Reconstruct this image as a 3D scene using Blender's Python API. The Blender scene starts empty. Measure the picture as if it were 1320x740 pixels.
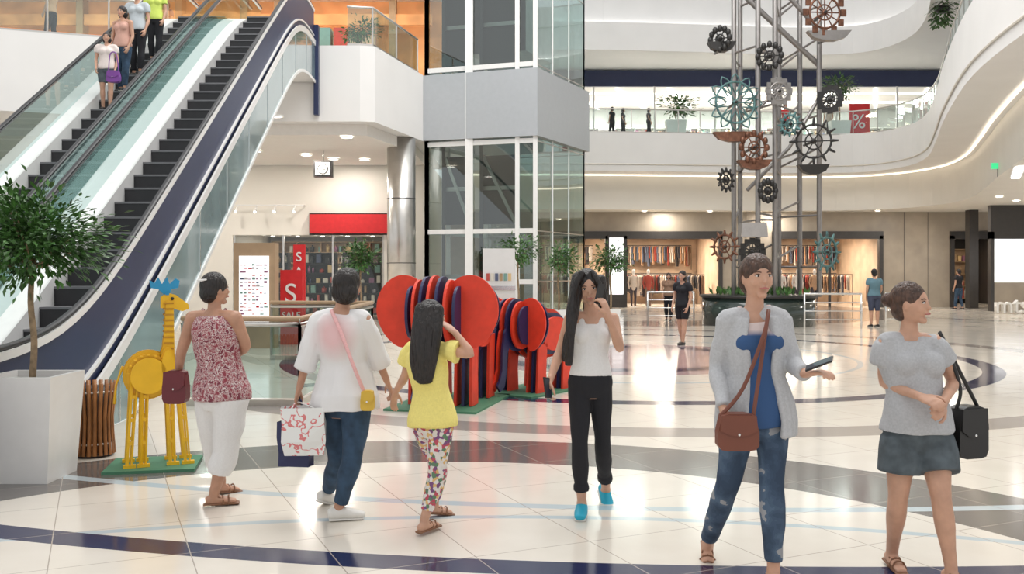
import bpy, math, random
from mathutils import Vector, Matrix
random.seed(7)
scn=bpy.context.scene
try:
    scn.view_settings.view_transform='Standard'
except Exception: pass
UP=Vector((0,0,1))
def V(*a): return Vector(a)
F=1200.0; HC=1.65
def P(px,py,Y): # survey: bearing/elevation measured in the photo + real distance -> world metres
    return Vector(((px-660)/F*Y, Y, HC+(350-py)/F*Y))
# ------------------------------------------------------------------ materials
MATS={}
def nodes(name):
    m=bpy.data.materials.new(name); m.use_nodes=True
    nt=m.node_tree; b=nt.nodes['Principled BSDF']
    return m,nt,b
def mat(name,col,rough=.5,metal=0,var=.06,scale=8,bump=0,bscale=40,emit=0,coat=0,sss=0,stretch=1.0):
    if name in MATS: return MATS[name]
    m,nt,b=nodes(name)
    tc=nt.nodes.new('ShaderNodeTexCoord'); nz=nt.nodes.new('ShaderNodeTexNoise'); nz.inputs['Scale'].default_value=scale
    nt.links.new(tc.outputs['Object'],nz.inputs['Vector'])
    r=nt.nodes.new('ShaderNodeValToRGB')
    r.color_ramp.elements[0].position=.3; r.color_ramp.elements[1].position=.7
    r.color_ramp.elements[0].color=[max(0,c*(1-var)) for c in col]+[1]
    r.color_ramp.elements[1].color=[min(1,c*(1+var)) for c in col]+[1]
    nt.links.new(nz.outputs['Fac'],r.inputs['Fac']); nt.links.new(r.outputs['Color'],b.inputs['Base Color'])
    b.inputs['Roughness'].default_value=rough; b.inputs['Metallic'].default_value=metal
    if coat: b.inputs['Coat Weight'].default_value=coat
    if sss:
        b.inputs['Subsurface Weight'].default_value=sss; b.inputs['Subsurface Radius'].default_value=(.02,.008,.004); b.inputs['Subsurface Scale'].default_value=.5
    if emit:
        b.inputs['Emission Color'].default_value=list(col)+[1]; b.inputs['Emission Strength'].default_value=emit
    if bump: addbump(nt,b,tc,bump,bscale,stretch)
    MATS[name]=m; return m
def addbump(nt,b,tc,bump,bscale,stretch):
    n2=nt.nodes.new('ShaderNodeTexNoise'); n2.inputs['Scale'].default_value=bscale; n2.inputs['Detail'].default_value=1.5; n2.inputs['Distortion'].default_value=.6
    mp=nt.nodes.new('ShaderNodeMapping'); mp.inputs['Scale'].default_value=(1,1,stretch); mp.inputs['Rotation'].default_value=(0,.25,0)
    nt.links.new(tc.outputs['Object'],mp.inputs['Vector']); nt.links.new(mp.outputs[0],n2.inputs['Vector'])
    bp=nt.nodes.new('ShaderNodeBump'); bp.inputs['Strength'].default_value=bump; bp.inputs['Distance'].default_value=.02
    nt.links.new(n2.outputs['Fac'],bp.inputs['Height']); nt.links.new(bp.outputs['Normal'],b.inputs['Normal'])
def cloth(name,col,var=.07,bump=.5): return mat(name,col,.85,var=var,scale=90,bump=bump,bscale=9,stretch=.3)
def glass(name,col,refl=.12,rough=.02):
    m=bpy.data.materials.new(name); m.use_nodes=True; nt=m.node_tree; nt.nodes.clear()
    o=nt.nodes.new('ShaderNodeOutputMaterial'); mx=nt.nodes.new('ShaderNodeMixShader')
    t=nt.nodes.new('ShaderNodeBsdfTransparent'); g=nt.nodes.new('ShaderNodeBsdfGlossy')
    lw=nt.nodes.new('ShaderNodeLayerWeight'); lw.inputs['Blend'].default_value=.25
    ma=nt.nodes.new('ShaderNodeMath'); ma.operation='MULTIPLY_ADD'; ma.inputs[1].default_value=.6; ma.inputs[2].default_value=refl; ma.use_clamp=True
    t.inputs['Color'].default_value=list(col)+[1]; g.inputs['Roughness'].default_value=rough
    g.inputs['Color'].default_value=(.9,.95,.95,1)
    nt.links.new(lw.outputs['Facing'],ma.inputs[0]); nt.links.new(ma.outputs[0],mx.inputs[0])
    nt.links.new(t.outputs[0],mx.inputs[1]); nt.links.new(g.outputs[0],mx.inputs[2]); nt.links.new(mx.outputs[0],o.inputs['Surface'])
    return m
def cells(name,cols,scale,rough=.8,noise=False,bump=.5,lo=None,hi=None):
    m,nt,b=nodes(name)
    tc=nt.nodes.new('ShaderNodeTexCoord')
    r=nt.nodes.new('ShaderNodeValToRGB'); r.color_ramp.interpolation='CONSTANT'
    if noise:
        v=nt.nodes.new('ShaderNodeTexNoise'); v.inputs['Scale'].default_value=scale; v.inputs['Detail'].default_value=3
        nt.links.new(tc.outputs['Object'],v.inputs['Vector']); nt.links.new(v.outputs['Fac'],r.inputs['Fac'])
        lo,hi=lo or .36,hi or .62
    else:
        v=nt.nodes.new('ShaderNodeTexVoronoi'); v.inputs['Scale'].default_value=scale
        nt.links.new(tc.outputs['Object'],v.inputs['Vector'])
        sp=nt.nodes.new('ShaderNodeSeparateColor'); nt.links.new(v.outputs['Color'],sp.inputs[0]); nt.links.new(sp.outputs[0],r.inputs['Fac'])
        lo,hi=0,1
    el=r.color_ramp.elements
    while len(el)<len(cols): el.new(.5)
    for i,c in enumerate(cols):
        el[i].position=lo+(hi-lo)*i/len(cols); el[i].color=list(c)+[1]
    nt.links.new(r.outputs['Color'],b.inputs['Base Color']); b.inputs['Roughness'].default_value=rough
    if bump: addbump(nt,b,tc,bump,9,.35)
    return m
def tinted(name,c0,c1,centre,r0,r1,axis=None):
    m,nt,b=nodes(name); tc=nt.nodes.new('ShaderNodeTexCoord')
    if axis is None:
        d=nt.nodes.new('ShaderNodeVectorMath'); d.operation='DISTANCE'; d.inputs[1].default_value=centre; nt.links.new(tc.outputs['Object'],d.inputs[0]); o=d.outputs['Value']
    else:
        s=nt.nodes.new('ShaderNodeSeparateXYZ'); nt.links.new(tc.outputs['Object'],s.inputs[0]); o=s.outputs[axis]
    mr=nt.nodes.new('ShaderNodeMapRange'); mr.inputs['From Min'].default_value=r0; mr.inputs['From Max'].default_value=r1; nt.links.new(o,mr.inputs['Value'])
    mx=nt.nodes.new('ShaderNodeMix'); mx.data_type='RGBA'; mx.inputs[6].default_value=list(c1)+[1]; mx.inputs[7].default_value=list(c0)+[1]; nt.links.new(mr.outputs[0],mx.inputs[0])
    nt.links.new(mx.outputs[2],b.inputs['Base Color']); b.inputs['Roughness'].default_value=.85; addbump(nt,b,tc,.55,9,.3); return m
white=mat('white_plaster',(.80,.79,.775),.55,var=.02,scale=1)
cream=mat('cream_plaster',(.80,.765,.70),.5,var=.02,scale=1)
ceilm=mat('ceiling_white',(.78,.75,.71),.6,var=.02)
beige=mat('beige_stone',(.40,.34,.27),.35,var=.10,scale=1.5)
steel=mat('brushed_steel',(.60,.58,.55),.30,1,var=.08,scale=3)
chrome=mat('polished_steel',(.75,.75,.74),.2,.85,var=.03)
greypanel=mat('grey_metal_panel',(.43,.45,.47),.4,.15,var=.02)
navy=mat('navy_panel',(.020,.030,.085),.38,var=.05,scale=2)
navyd=mat('navy_paint',(.018,.022,.085),.4)
teal=mat('teal_glass_cladding',(.31,.42,.44),.12,.4,var=.14,scale=1.3,coat=.4)
black=mat('black_rubber',(.012,.012,.014),.4)
dark=mat('dark_metal',(.035,.033,.032),.4,.3)
darkshop=mat('dark_shopfront',(.05,.045,.042),.35)
stepd=mat('step_riser',(.035,.035,.038),.45,.3)
stept=mat('step_tread',(.20,.20,.21),.45,.5)
whitem=mat('white_enamel',(.80,.79,.77),.3,var=.02,coat=.2)
red=mat('red_paint',(.76,.05,.02),.5,var=.08)
redsign=mat('red_sign',(.62,.02,.025),.5)
yellow=mat('yellow_paint',(.84,.48,.015),.4)
green=mat('green_base',(.06,.20,.11),.6)
blue=mat('blue_paint',(.02,.28,.52),.4)
wood=mat('wood_slat',(.36,.15,.05),.4,var=.3,scale=6)
woodl=mat('wood_panel',(.42,.29,.18),.45,var=.1,scale=3)
soil=mat('soil',(.05,.03,.02),.9,bump=.5)
bark=mat('bark',(.28,.20,.12),.8,var=.3,scale=20,bump=.5)
leafm=mat('ficus_leaf',(.055,.14,.03),.4,var=.7,scale=9)
lamp=mat('lamp_glow',(1,.95,.86),.5,emit=6,var=0)
lampw=mat('lamp_strip',(1,.98,.95),.5,emit=3.5,var=0)
cove=mat('cove_strip',(1,.90,.74),.5,emit=1.6,var=0)
screen=mat('lit_poster',(.93,.95,.98),.5,emit=.7,var=.05,scale=3)
orange=mat('orange_wall',(.72,.34,.14),.6,emit=.3,var=.4,scale=.9)  # slight emission puts the upper shop's orange glow into the wall colour
warmwall=mat('warm_shop_wall',(.60,.46,.34),.6,var=.2,scale=1.2)
exitg=mat('exit_sign_green',(.05,.6,.25),.5,emit=1.0)
copper=mat('copper',(.17,.075,.045),.45,.5,var=.4)
verd=mat('verdigris',(.10,.20,.20),.5,.3,var=.4)
pewter=mat('pewter',(.33,.31,.30),.38,.75)
skinm=mat('skin',(.56,.32,.22),.5,var=.10,scale=14,sss=.12,bump=.06,bscale=90)
skin2=mat('skin_tan',(.48,.26,.17),.5,var=.10,scale=14,sss=.12,bump=.06,bscale=90)
hairm=mat('black_hair',(.012,.008,.007),.38,var=.6,scale=40,bump=.8,bscale=70,stretch=.12)
hairb=mat('brown_hair',(.075,.037,.023),.4,var=.5,scale=40,bump=.8,bscale=70,stretch=.12)
eyew=mat('eye_white',(.70,.67,.65),.3); eyed=mat('iris',(.03,.015,.01),.2); lipm=mat('lips',(.45,.15,.13),.4)
denim=mat('denim',(.030,.062,.11),.85,var=.35,scale=12,bump=.7,bscale=10,stretch=.6)
denimr=cells('ripped_denim',[(.028,.05,.09),(.034,.06,.105),(.04,.07,.12),(.05,.083,.14),(.06,.10,.16),(.075,.12,.19),(.30,.31,.33)],8,.85,noise=True,lo=.34,hi=.70,bump=.7)
denimg=mat('grey_denim',(.085,.105,.12),.85,var=.3,scale=14,bump=.7,bscale=10,stretch=.5)
whitecl=cloth('white_cotton',(.76,.745,.73),.03)
pinkish=cloth('pink_fabric',(.80,.45,.45))
blackcl=cloth('black_knit',(.012,.012,.016))
yellowcl=cloth('yellow_cotton',(.84,.72,.22),.05)
greycl=cloth('grey_jersey',(.45,.455,.47),.08)
cardi=cloth('grey_cardigan',(.47,.475,.49),.08)
bluecl=tinted('blue_white_top',(.72,.60,.58),(.035,.09,.22),(0,0,0),1.31,1.34,axis=2)
tealcl=cloth('teal_shirt',(.12,.22,.27)); blk=mat('black_leather',(.015,.014,.014),.35)
brownl=mat('brown_leather',(.17,.05,.028),.4); maroon=mat('maroon_leather',(.13,.012,.02),.35)
sand=mat('sandal',(.22,.10,.05),.5); shoew=mat('white_shoe',(.72,.70,.66),.5); shoeb=mat('blue_shoe',(.01,.36,.52),.5)
mottled=cells('mottled_print',[(.28,.05,.07),(.55,.40,.38),(.30,.06,.09),(.66,.58,.55),(.20,.04,.06)],34,.85,noise=True)
floral=cells('floral_print',[(.75,.70,.66),(.50,.08,.12),(.75,.70,.66),(.12,.22,.13),(.70,.45,.18),(.70,.66,.62),(.20,.08,.2)],46,.8)
bagp=cells('carrier_print',[(.8,.8,.78),(.8,.8,.78),(.8,.8,.78),(.8,.8,.78),(.68,.2,.2),(.8,.8,.78),(.8,.8,.78)],9,.5,noise=True,bump=.3)
goods=[mat('goods_%d'%i,c,.6) for i,c in enumerate([(.5,.08,.06),(.75,.7,.6),(.1,.12,.2),(.4,.27,.15),(.2,.35,.3),(.7,.5,.25),(.35,.15,.25),(.05,.05,.05),(.55,.5,.5)])]
garm=[mat('garment_%d'%i,c,.8) for i,c in enumerate([(.35,.06,.04),(.05,.04,.05),(.6,.5,.42),(.18,.12,.09),(.45,.27,.16),(.12,.14,.2),(.65,.6,.55),(.08,.08,.09)])]
gclear=glass('clear_glass',(.80,.90,.87),.06)
gteal=glass('teal_glass',(.56,.72,.70),.14)
gdark=glass('lift_glass',(.45,.54,.52),.13)
gshop=glass('shop_glass',(.88,.91,.90),.05)
# ------------------------------------------------------------------ mesh builder
class MB:
    def __init__(s): s.v=[];s.f=[];s.m=[];s.s=[];s.mats=[]
    def add(s,vs,fs,m,smooth=False):
        if m not in s.mats: s.mats.append(m)
        k=s.mats.index(m); o=len(s.v); s.v+= [tuple(v) for v in vs]
        for f in fs: s.f.append([i+o for i in f]); s.m.append(k); s.s.append(smooth)
    def pane(s,a,b,z0,z1,m):
        s.add([(a.x,a.y,z0),(b.x,b.y,z0),(b.x,b.y,z1),(a.x,a.y,z1)],[(0,1,2,3)],m)
    def bx(s,x0,y0,z0,x1,y1,z1,m):
        vs=[(x,y,z) for z in (z0,z1) for y in (y0,y1) for x in (x0,x1)]
        s.add(vs,[(0,2,3,1),(4,5,7,6),(0,1,5,4),(2,6,7,3),(0,4,6,2),(1,3,7,5)],m)
    def rbx(s,c,sz,m,rot=0,M=None):
        R=M if M else Matrix.Rotation(rot,3,'Z'); c=Vector(c)
        vs=[c+R@Vector(((i-.5)*sz[0],(j-.5)*sz[1],(k-.5)*sz[2])) for k in (0,1) for j in (0,1) for i in (0,1)]
        s.add(vs,[(0,2,3,1),(4,5,7,6),(0,1,5,4),(2,6,7,3),(0,4,6,2),(1,3,7,5)],m)
    def beam(s,a,b,w,h,m):
        a=Vector(a);b=Vector(b);t=(b-a).normalized()
        sd=t.cross(UP) 
        if sd.length<.01: sd=V(1,0,0)
        sd.normalize(); u=sd.cross(t)
        vs=[p+sd*(i*w/2)+u*(j*h/2) for p in (a,b) for i,j in ((-1,-1),(1,-1),(1,1),(-1,1))]
        s.add(vs,[(0,3,2,1),(4,5,6,7),(0,1,5,4),(1,2,6,5),(2,3,7,6),(3,0,4,7)],m)
    def prism(s,poly,z0,z1,m):
        n=len(poly)
        vs=[(p[0],p[1],z0) for p in poly]+[(p[0],p[1],z1) for p in poly]
        fs=[tuple(range(n))[::-1],tuple(range(n,2*n))]+[(i,(i+1)%n,(i+1)%n+n,i+n) for i in range(n)]
        s.add(vs,fs,m)
    def plate(s,poly,o,ua,wa,th,m,medge=None):
        o=Vector(o);ua=Vector(ua);wa=Vector(wa);nn=ua.cross(wa).normalized()*th/2; n=len(poly)
        vs=[o+ua*p[0]+wa*p[1]-nn for p in poly]+[o+ua*p[0]+wa*p[1]+nn for p in poly]
        s.add(vs,[tuple(range(n))[::-1],tuple(range(n,2*n))],m)
        s.add(vs,[(i,(i+1)%n,(i+1)%n+n,i+n) for i in range(n)],medge or m)
    def tube(s,pts,r,m,n=8,ref=None,closed=False,rnd=True):
        pts=[Vector(p) for p in pts]; N=len(pts)
        R=[]
        for i in range(N):
            q=r[i] if isinstance(r,list) else r
            R.append(q if isinstance(q,tuple) else (q,q))
        rings=[];prev=None
        T=[]
        for i in range(N):
            if closed: t=pts[(i+1)%N]-pts[i-1]
            else: t=pts[min(i+1,N-1)]-pts[max(i-1,0)]
            if t.length<1e-9: t=UP.copy()
            T.append(t.normalized())
        for i in range(N):
            t=T[i]; rf=ref if ref is not None else (prev if prev is not None else (V(1,0,0) if abs(t.x)<.8 else V(0,1,0)))
            sd=rf-t*rf.dot(t)
            if sd.length<.05:
                rf=prev if prev is not None else V(.3,.8,.5); sd=rf-t*rf.dot(t)
            sd.normalize(); prev=sd; u=t.cross(sd)
            rings.append((pts[i],sd,u,R[i]))
        if rnd and not closed:
            a=rings[0]; e=min(a[3]); rings.insert(0,(a[0]-T[0]*e*.55,a[1],a[2],(a[3][0]*.78,a[3][1]*.78)))
            a=rings[-1]; e=min(a[3]); rings.append((a[0]+T[-1]*e*.55,a[1],a[2],(a[3][0]*.78,a[3][1]*.78)))
        vs=[]
        for c,sd,u,q in rings:
            for j in range(n):
                an=2*math.pi*j/n; vs.append(c+sd*(math.cos(an)*q[0])+u*(math.sin(an)*q[1]))
        K=len(rings); fs=[]
        for i in range(K if closed else K-1):
            for j in range(n):
                a=i*n+j;b=i*n+(j+1)%n;c=((i+1)%K)*n+(j+1)%n;d=((i+1)%K)*n+j
                fs.append((a,b,c,d))
        if not closed:
            fs.append(tuple(range(n))[::-1]); fs.append(tuple(range((K-1)*n,K*n)))
        s.add(vs,fs,m,True)
    def ell(s,c,r,m,ax=None,nu=14,nv=9,fn=None):
        c=Vector(c); ax=ax or (V(1,0,0),V(0,1,0),V(0,0,1)); r=r if isinstance(r,(tuple,list)) else (r,r,r)
        vs=[];fs=[]
        for i in range(nv+1):
            ph=math.pi*i/nv
            for j in range(nu):
                th=2*math.pi*j/nu
                a,b,d=math.sin(ph)*math.cos(th),math.sin(ph)*math.sin(th),math.cos(ph)
                if fn: a,b,d=fn(a,b,d)
                vs.append(c+ax[0]*a*r[0]+ax[1]*b*r[1]+ax[2]*d*r[2])
        for i in range(nv):
            for j in range(nu):
                fs.append((i*nu+j,(i+1)*nu+j,(i+1)*nu+(j+1)%nu,i*nu+(j+1)%nu))
        s.add(vs,fs,m,True)
    def cyl(s,c,r,h,m,n=20,r2=None):
        c=Vector(c); s.tube([c,c+V(0,0,h)],[r,r2 if r2 is not None else r],m,n,rnd=False)
        for i in (1,2): s.s[-i]=False
    def obj(s,name,parent=None,origin=None,bevel=0):
        me=bpy.data.meshes.new(name)
        vs=[Vector(v) for v in s.v]
        if origin is None and parent is None:
            mn=[min(v[i] for v in vs) for i in range(3)];mx=[max(v[i] for v in vs) for i in range(3)]
            origin=V((mn[0]+mx[0])/2,(mn[1]+mx[1])/2,mn[2])
        origin=Vector(origin) if origin is not None else V(0,0,0)
        me.from_pydata([v-origin for v in vs],[],s.f)
        for m in s.mats: me.materials.append(m)
        me.polygons.foreach_set('material_index',s.m); me.polygons.foreach_set('use_smooth',s.s); me.update()
        o=bpy.data.objects.new(name,me); scn.collection.objects.link(o); o.location=origin
        if parent:
            o.parent=parent; o.matrix_parent_inverse=Matrix.Translation(-parent.location)
        if bevel:
            b=o.modifiers.new('bevel','BEVEL'); b.width=bevel; b.segments=3; b.limit_method='ANGLE'
        return o
def empty(name,loc):
    e=bpy.data.objects.new(name,None); scn.collection.objects.link(e); e.location=loc; e.empty_display_size=.2; return e
TEX=bpy.data.textures.new('folds','CLOUDS'); TEX.noise_scale=.14; TEX.noise_depth=0
def blob(mb,name,m,vox,parent,sm=3,disp=0):
    o=mb.obj(name,parent=parent)
    r=o.modifiers.new('r','REMESH'); r.mode='VOXEL'; r.voxel_size=vox; r.use_smooth_shade=True
    k=o.modifiers.new('s','SMOOTH'); k.iterations=sm; k.factor=.5
    if disp:
        d=o.modifiers.new('d','DISPLACE'); d.texture=TEX; d.strength=disp; d.mid_level=.5; d.texture_coords='LOCAL'
    dg=bpy.context.evaluated_depsgraph_get(); dg.update()
    me=bpy.data.meshes.new_from_object(o.evaluated_get(dg))
    o.modifiers.clear(); o.data=me; me.materials.clear(); me.materials.append(m)
    for p in me.polygons: p.use_smooth=True; p.material_index=0
    return o
def crom(pts,k=6):
    pts=[Vector(p) for p in pts]; out=[]
    for i in range(len(pts)-1):
        p0=pts[max(i-1,0)];p1=pts[i];p2=pts[i+1];p3=pts[min(i+2,len(pts)-1)]
        for j in range(k):
            t=j/k; out.append(.5*((2*p1)+(p2-p0)*t+(2*p0-5*p1+4*p2-p3)*t*t+(3*p1-p0-3*p2+p3)*t**3))
    out.append(pts[-1]); return out
def off(path,d):
    o=[]
    for i,p in enumerate(path):
        t=(path[min(i+1,len(path)-1)]-path[max(i-1,0)]).normalized(); o.append(p+Vector((-t.y,t.x))*d)
    return o
def areal(name,loc,sx,sy,pw,col=(1,.94,.86),rot=None):
    l=bpy.data.lights.new(name,'AREA'); l.shape='RECTANGLE'; l.size=sx; l.size_y=sy; l.energy=pw; l.color=col
    o=bpy.data.objects.new(name,l); scn.collection.objects.link(o); o.location=loc
    if rot: o.rotation_euler=rot
    return o
# ------------------------------------------------------------------ floor
def build_floor():
    m,nt,b=nodes('polished_stone_floor'); L=nt.links
    geo=nt.nodes.new('ShaderNodeNewGeometry'); sep=nt.nodes.new('ShaderNodeSeparateXYZ'); L.new(geo.outputs['Position'],sep.inputs[0])
    def M(op,a,b_=None,c=None):
        n=nt.nodes.new('ShaderNodeMath'); n.operation=op
        for i,q in enumerate((a,b_,c)):
            if q is None: continue
            if isinstance(q,(int,float)): n.inputs[i].default_value=q
            else: L.new(q,n.inputs[i])
        return n.outputs[0]
    X,Y=sep.outputs[0],sep.outputs[1]
    def dist(cx,cy):
        return M('SQRT',M('ADD',M('POWER',M('ABSOLUTE',M('SUBTRACT',X,cx)),2),M('POWER',M('ABSOLUTE',M('SUBTRACT',Y,cy)),2)))
    def ring(cx,cy,r0,r1):
        d=dist(cx,cy); return M('MULTIPLY',M('GREATER_THAN',d,r0),M('LESS_THAN',d,r1))
    nz=nt.nodes.new('ShaderNodeTexNoise'); nz.inputs['Scale'].default_value=3; nz.inputs['Detail'].default_value=6; L.new(geo.outputs['Position'],nz.inputs['Vector'])
    rp=nt.nodes.new('ShaderNodeValToRGB'); rp.color_ramp.elements[0].color=(.66,.60,.52,1); rp.color_ramp.elements[1].color=(.76,.71,.63,1)
    L.new(nz.outputs['Fac'],rp.inputs['Fac'])
    col=rp.outputs['Color']
    def mix(col,mask,c):
        n=nt.nodes.new('ShaderNodeMix'); n.data_type='RGBA'; L.new(mask,n.inputs[0]); L.new(col,n.inputs[6]); n.inputs[7].default_value=list(c)+[1]; return n.outputs[2]
    grey=(.14,.125,.115); nav=(.018,.022,.07); lb=(.46,.53,.56)
    col=mix(col,ring(-.6,3.95,4.12,5.15),grey)
    col=mix(col,ring(2,22,15.5,15.62),lb)
    col=mix(col,ring(2.2,18,8.2,8.75),(.34,.30,.27))
    col=mix(col,ring(2.2,18,6.15,6.5),nav)
    col=mix(col,ring(2.2,18,4.2,4.3),lb)
    col=mix(col,ring(2.2,18,0,3.2),(.38,.27,.28))  # mauve centre: purple-red reflections put into the floor colour
    col=mix(col,ring(2.2,18,2.2,2.7),nav)
    col=mix(col,ring(-.1,-2.5,8.72,8.80),lb)
    col=mix(col,ring(2,22,16.8,17.05),nav)
    col=mix(col,ring(4,40,9,12),(.28,.24,.21))
    ca,sa=math.cos(.42),math.sin(.42)
    u=M('ADD',M('MULTIPLY',X,ca),M('MULTIPLY',Y,sa)); v=M('SUBTRACT',M('MULTIPLY',Y,ca),M('MULTIPLY',X,sa))
    def line(q): return M('LESS_THAN',M('FRACT',M('DIVIDE',M('ADD',q,100),.75)),.009)
    col=mix(col,M('MAXIMUM',line(u),line(v)),(.38,.33,.28))
    L.new(col,b.inputs['Base Color'])
    n3=nt.nodes.new('ShaderNodeTexNoise'); n3.inputs['Scale'].default_value=1.2; L.new(geo.outputs['Position'],n3.inputs['Vector'])
    mr=nt.nodes.new('ShaderNodeMapRange'); mr.inputs['To Min'].default_value=.08; mr.inputs['To Max'].default_value=.18; L.new(n3.outputs['Fac'],mr.inputs['Value']); L.new(mr.outputs[0],b.inputs['Roughness'])
    b.inputs['Specular IOR Level'].default_value=.68
    mb=MB(); mb.bx(-26,-8,-.2,32,56,0,m); mb.obj('floor')
build_floor()
# ------------------------------------------------------------------ atrium shell
E2=crom([V(-3,39.7),V(3,39.7),V(8.2,40.2),V(12.5,40.7),V(15.2,40.2),V(16.1,38),V(15.6,35),V(13.9,30.5),V(12.1,26),V(10.1,20.4),V(9.1,16),V(8.6,12),V(8.6,6)],5)
def ringpoly(path,yb=45,xb=32,xl=-3): return [tuple(p) for p in path]+[(xb,path[-1].y),(xb,yb),(xl,yb)]
mb=MB(); mb.prism(ringpoly(E2),5.95,7.6,white); mb.obj('gallery_slab',origin=(0,0,0))
E2o=off(E2,1.5)
mb=MB(); mb.prism(ringpoly(E2o),4.4,5.949,cream); mb.obj('ceiling_lower_gallery',origin=(0,0,0))
mb=MB()
pc=[Vector((p.x,p.y,5.90)) for p in off(E2,1.25)]; 
mb.tube(pc,(.05,.03),cove,4,rnd=False); mb.obj('trim_1',origin=(0,0,0))
mb=MB(); g=off(E2,-.03); mb.tube([Vector((p.x,p.y,6.25)) for p in g],(.03,.03),cream,4,rnd=False); mb.obj('trim_2',origin=(0,0,0))
mb=MB(); mb.prism(ringpoly(E2,xb=32,yb=53),11.65,12.3,white)
for i in range(len(E2)-1):
    a,b=E2[i],E2[i+1]; mb.beam((a.x,a.y,11.7),(b.x,b.y,11.7),.16,1.2,white)
mb.obj('upper_gallery_slab',origin=(0,0,0))
mb=MB(); e3=off(E2,1.3)
for i in range(len(e3)-1):
    a,b=e3[i],e3[i+1]; mb.beam((a.x,a.y,13.4),(b.x,b.y,13.4),.16,1.6,white)
mb.tube([Vector((p.x,p.y,12.55)) for p in off(E2,1.15)],(.06,.04),lampw,4,rnd=False)
mb.prism(ringpoly(off(E2,1.0)),14.2,15.2,white)
mb.obj('upper_parapet',origin=(0,0,0))  # set-back parapet of the upper level, with its light strip and top slab
def railing(name,pts,z,h=1.05,step=1.6,g=gclear,top=None):
    mb=MB(); pts=[Vector((p[0],p[1])) for p in pts]
    acc=0
    for i in range(len(pts)-1):
        a,b=pts[i],pts[i+1]; L=(b-a).length; d=(b-a)/L
        n=max(1,round(L/step)) if L>step else 1
        mb.pane(a,b,z+.1,z+h-.03,g)
        mb.beam((a.x,a.y,z+.04),(b.x,b.y,z+.04),.06,.08,steel)
        for k in range(n+1):
            if L<step:
                acc+=L
                if k==0 and acc<step: continue
                if k==0: acc=0
                else: continue
            p=a+d*L*k/n
            mb.bx(p.x-.018,p.y-.018,z,p.x+.018,p.y+.018,z+h,steel)
            if top: mb.cyl((p.x,p.y,z+h),.012,.07,steel,8)
    mb.tube([(p.x,p.y,z+h) for p in pts],.03,steel,8)
    if top: mb.tube([(p.x,p.y,z+h+.07) for p in pts],.035,top,8)
    return mb.obj(name)
railing('glass_railing',off(E2,.25),7.6)
W=43.0
mb=MB()
mb.bx(-3,W,3.35,32,W+.3,4.4,beige)
for a,b in [(-3,1.2),(9.7,12.0),(17.1,20.2),(24.2,32)]: mb.bx(a,W,0,b,W+.3,3.35,beige)
for x in (18.1,19.2,10.8): mb.bx(x,W-.01,0,x+.02,W,4.4,darkshop)
mb.obj('wall_back',origin=(0,0,0))
mb=MB()
for x0,x1 in [(1.2,9.7),(12.0,17.1),(20.2,24.2)]:
    mb.bx(x0,W-.15,3.15,x1,W+.1,3.5,darkshop); 
    for x in (x0,x1-.18): mb.bx(x,W-.15,0,x+.18,W+.1,3.3,darkshop)
mb.bx(4.3,W-.15,0,5.3,W+.1,3.3,darkshop); mb.bx(3.0,W-.1,0,3.1,W,3.2,darkshop); mb.bx(14.6,W-.1,0,14.7,W,3.2,darkshop)
mb.bx(20.4,41.5,0,20.8,41.9,4.4,darkshop)
mb.obj('shopfront_frame')
def shop_room(name,x0,x1,y0,y1,z0,z1,wm,cl=None):
    mb=MB(); 
    mb.bx(x0-.1,y1,z0,x1+.1,y1+.1,z1,wm); mb.bx(x0-.1,y0,z0,x0,y1,z1,wm); mb.bx(x1,y0,z0,x1+.1,y1,z1,wm)
    mb.bx(x0-.1,y0,z1,x1+.1,y1+.1,z1+.1,cl or ceilm)
    mb.obj(name)
    mb=MB()
    x=x0+.5
    while x<x1-.2:
        for k in range(3):
            mb.cyl((x,y0+.5+k*1.3,z1-.03),.07,.025,lamp,10)
        x+=.95
    mb.obj('shop_downlights')
shop_room('wall_shop',1.2,9.7,W+.3,49,0,3.4,warmwall)
shop_room('wall_shop',12.0,17.1,W+.3,49,0,3.4,warmwall)
shop_room('wall_shop',20.2,24.2,W+.3,49,0,3.4,darkshop)
for x,w in ((3,300),(7.2,400),(14.5,360),(22.2,90)): areal('shop_ceiling_lamp',(x,45.6,3.3),2.6,2.5,w,(1,.85,.68))
def rack(x0,x1,y,z,name='clothes_rack',h=1.5):
    mb=MB(); mb.tube([(x0,y,z),(x0,y,z+h),(x1,y,z+h),(x1,y,z)],.02,dark,6)
    x=x0+.08
    while x<x1-.05:
        L=random.uniform(.6,1.05); w=random.uniform(.18,.24); m=random.choice(garm)
        poly=[(-.05,0),(-w,-.07),(-w-.04,-.35),(-w*.8,-.33),(-w*.85,-L),(w*.85,-L),(w*.8,-.33),(w+.04,-.35),(w,-.07),(.05,0)]
        mb.plate(poly,(x,y,z+h-.04),V(math.sin(.5),math.cos(.5),0),UP,.03,m); x+=random.uniform(.06,.12)
    return mb.obj(name)
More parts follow.
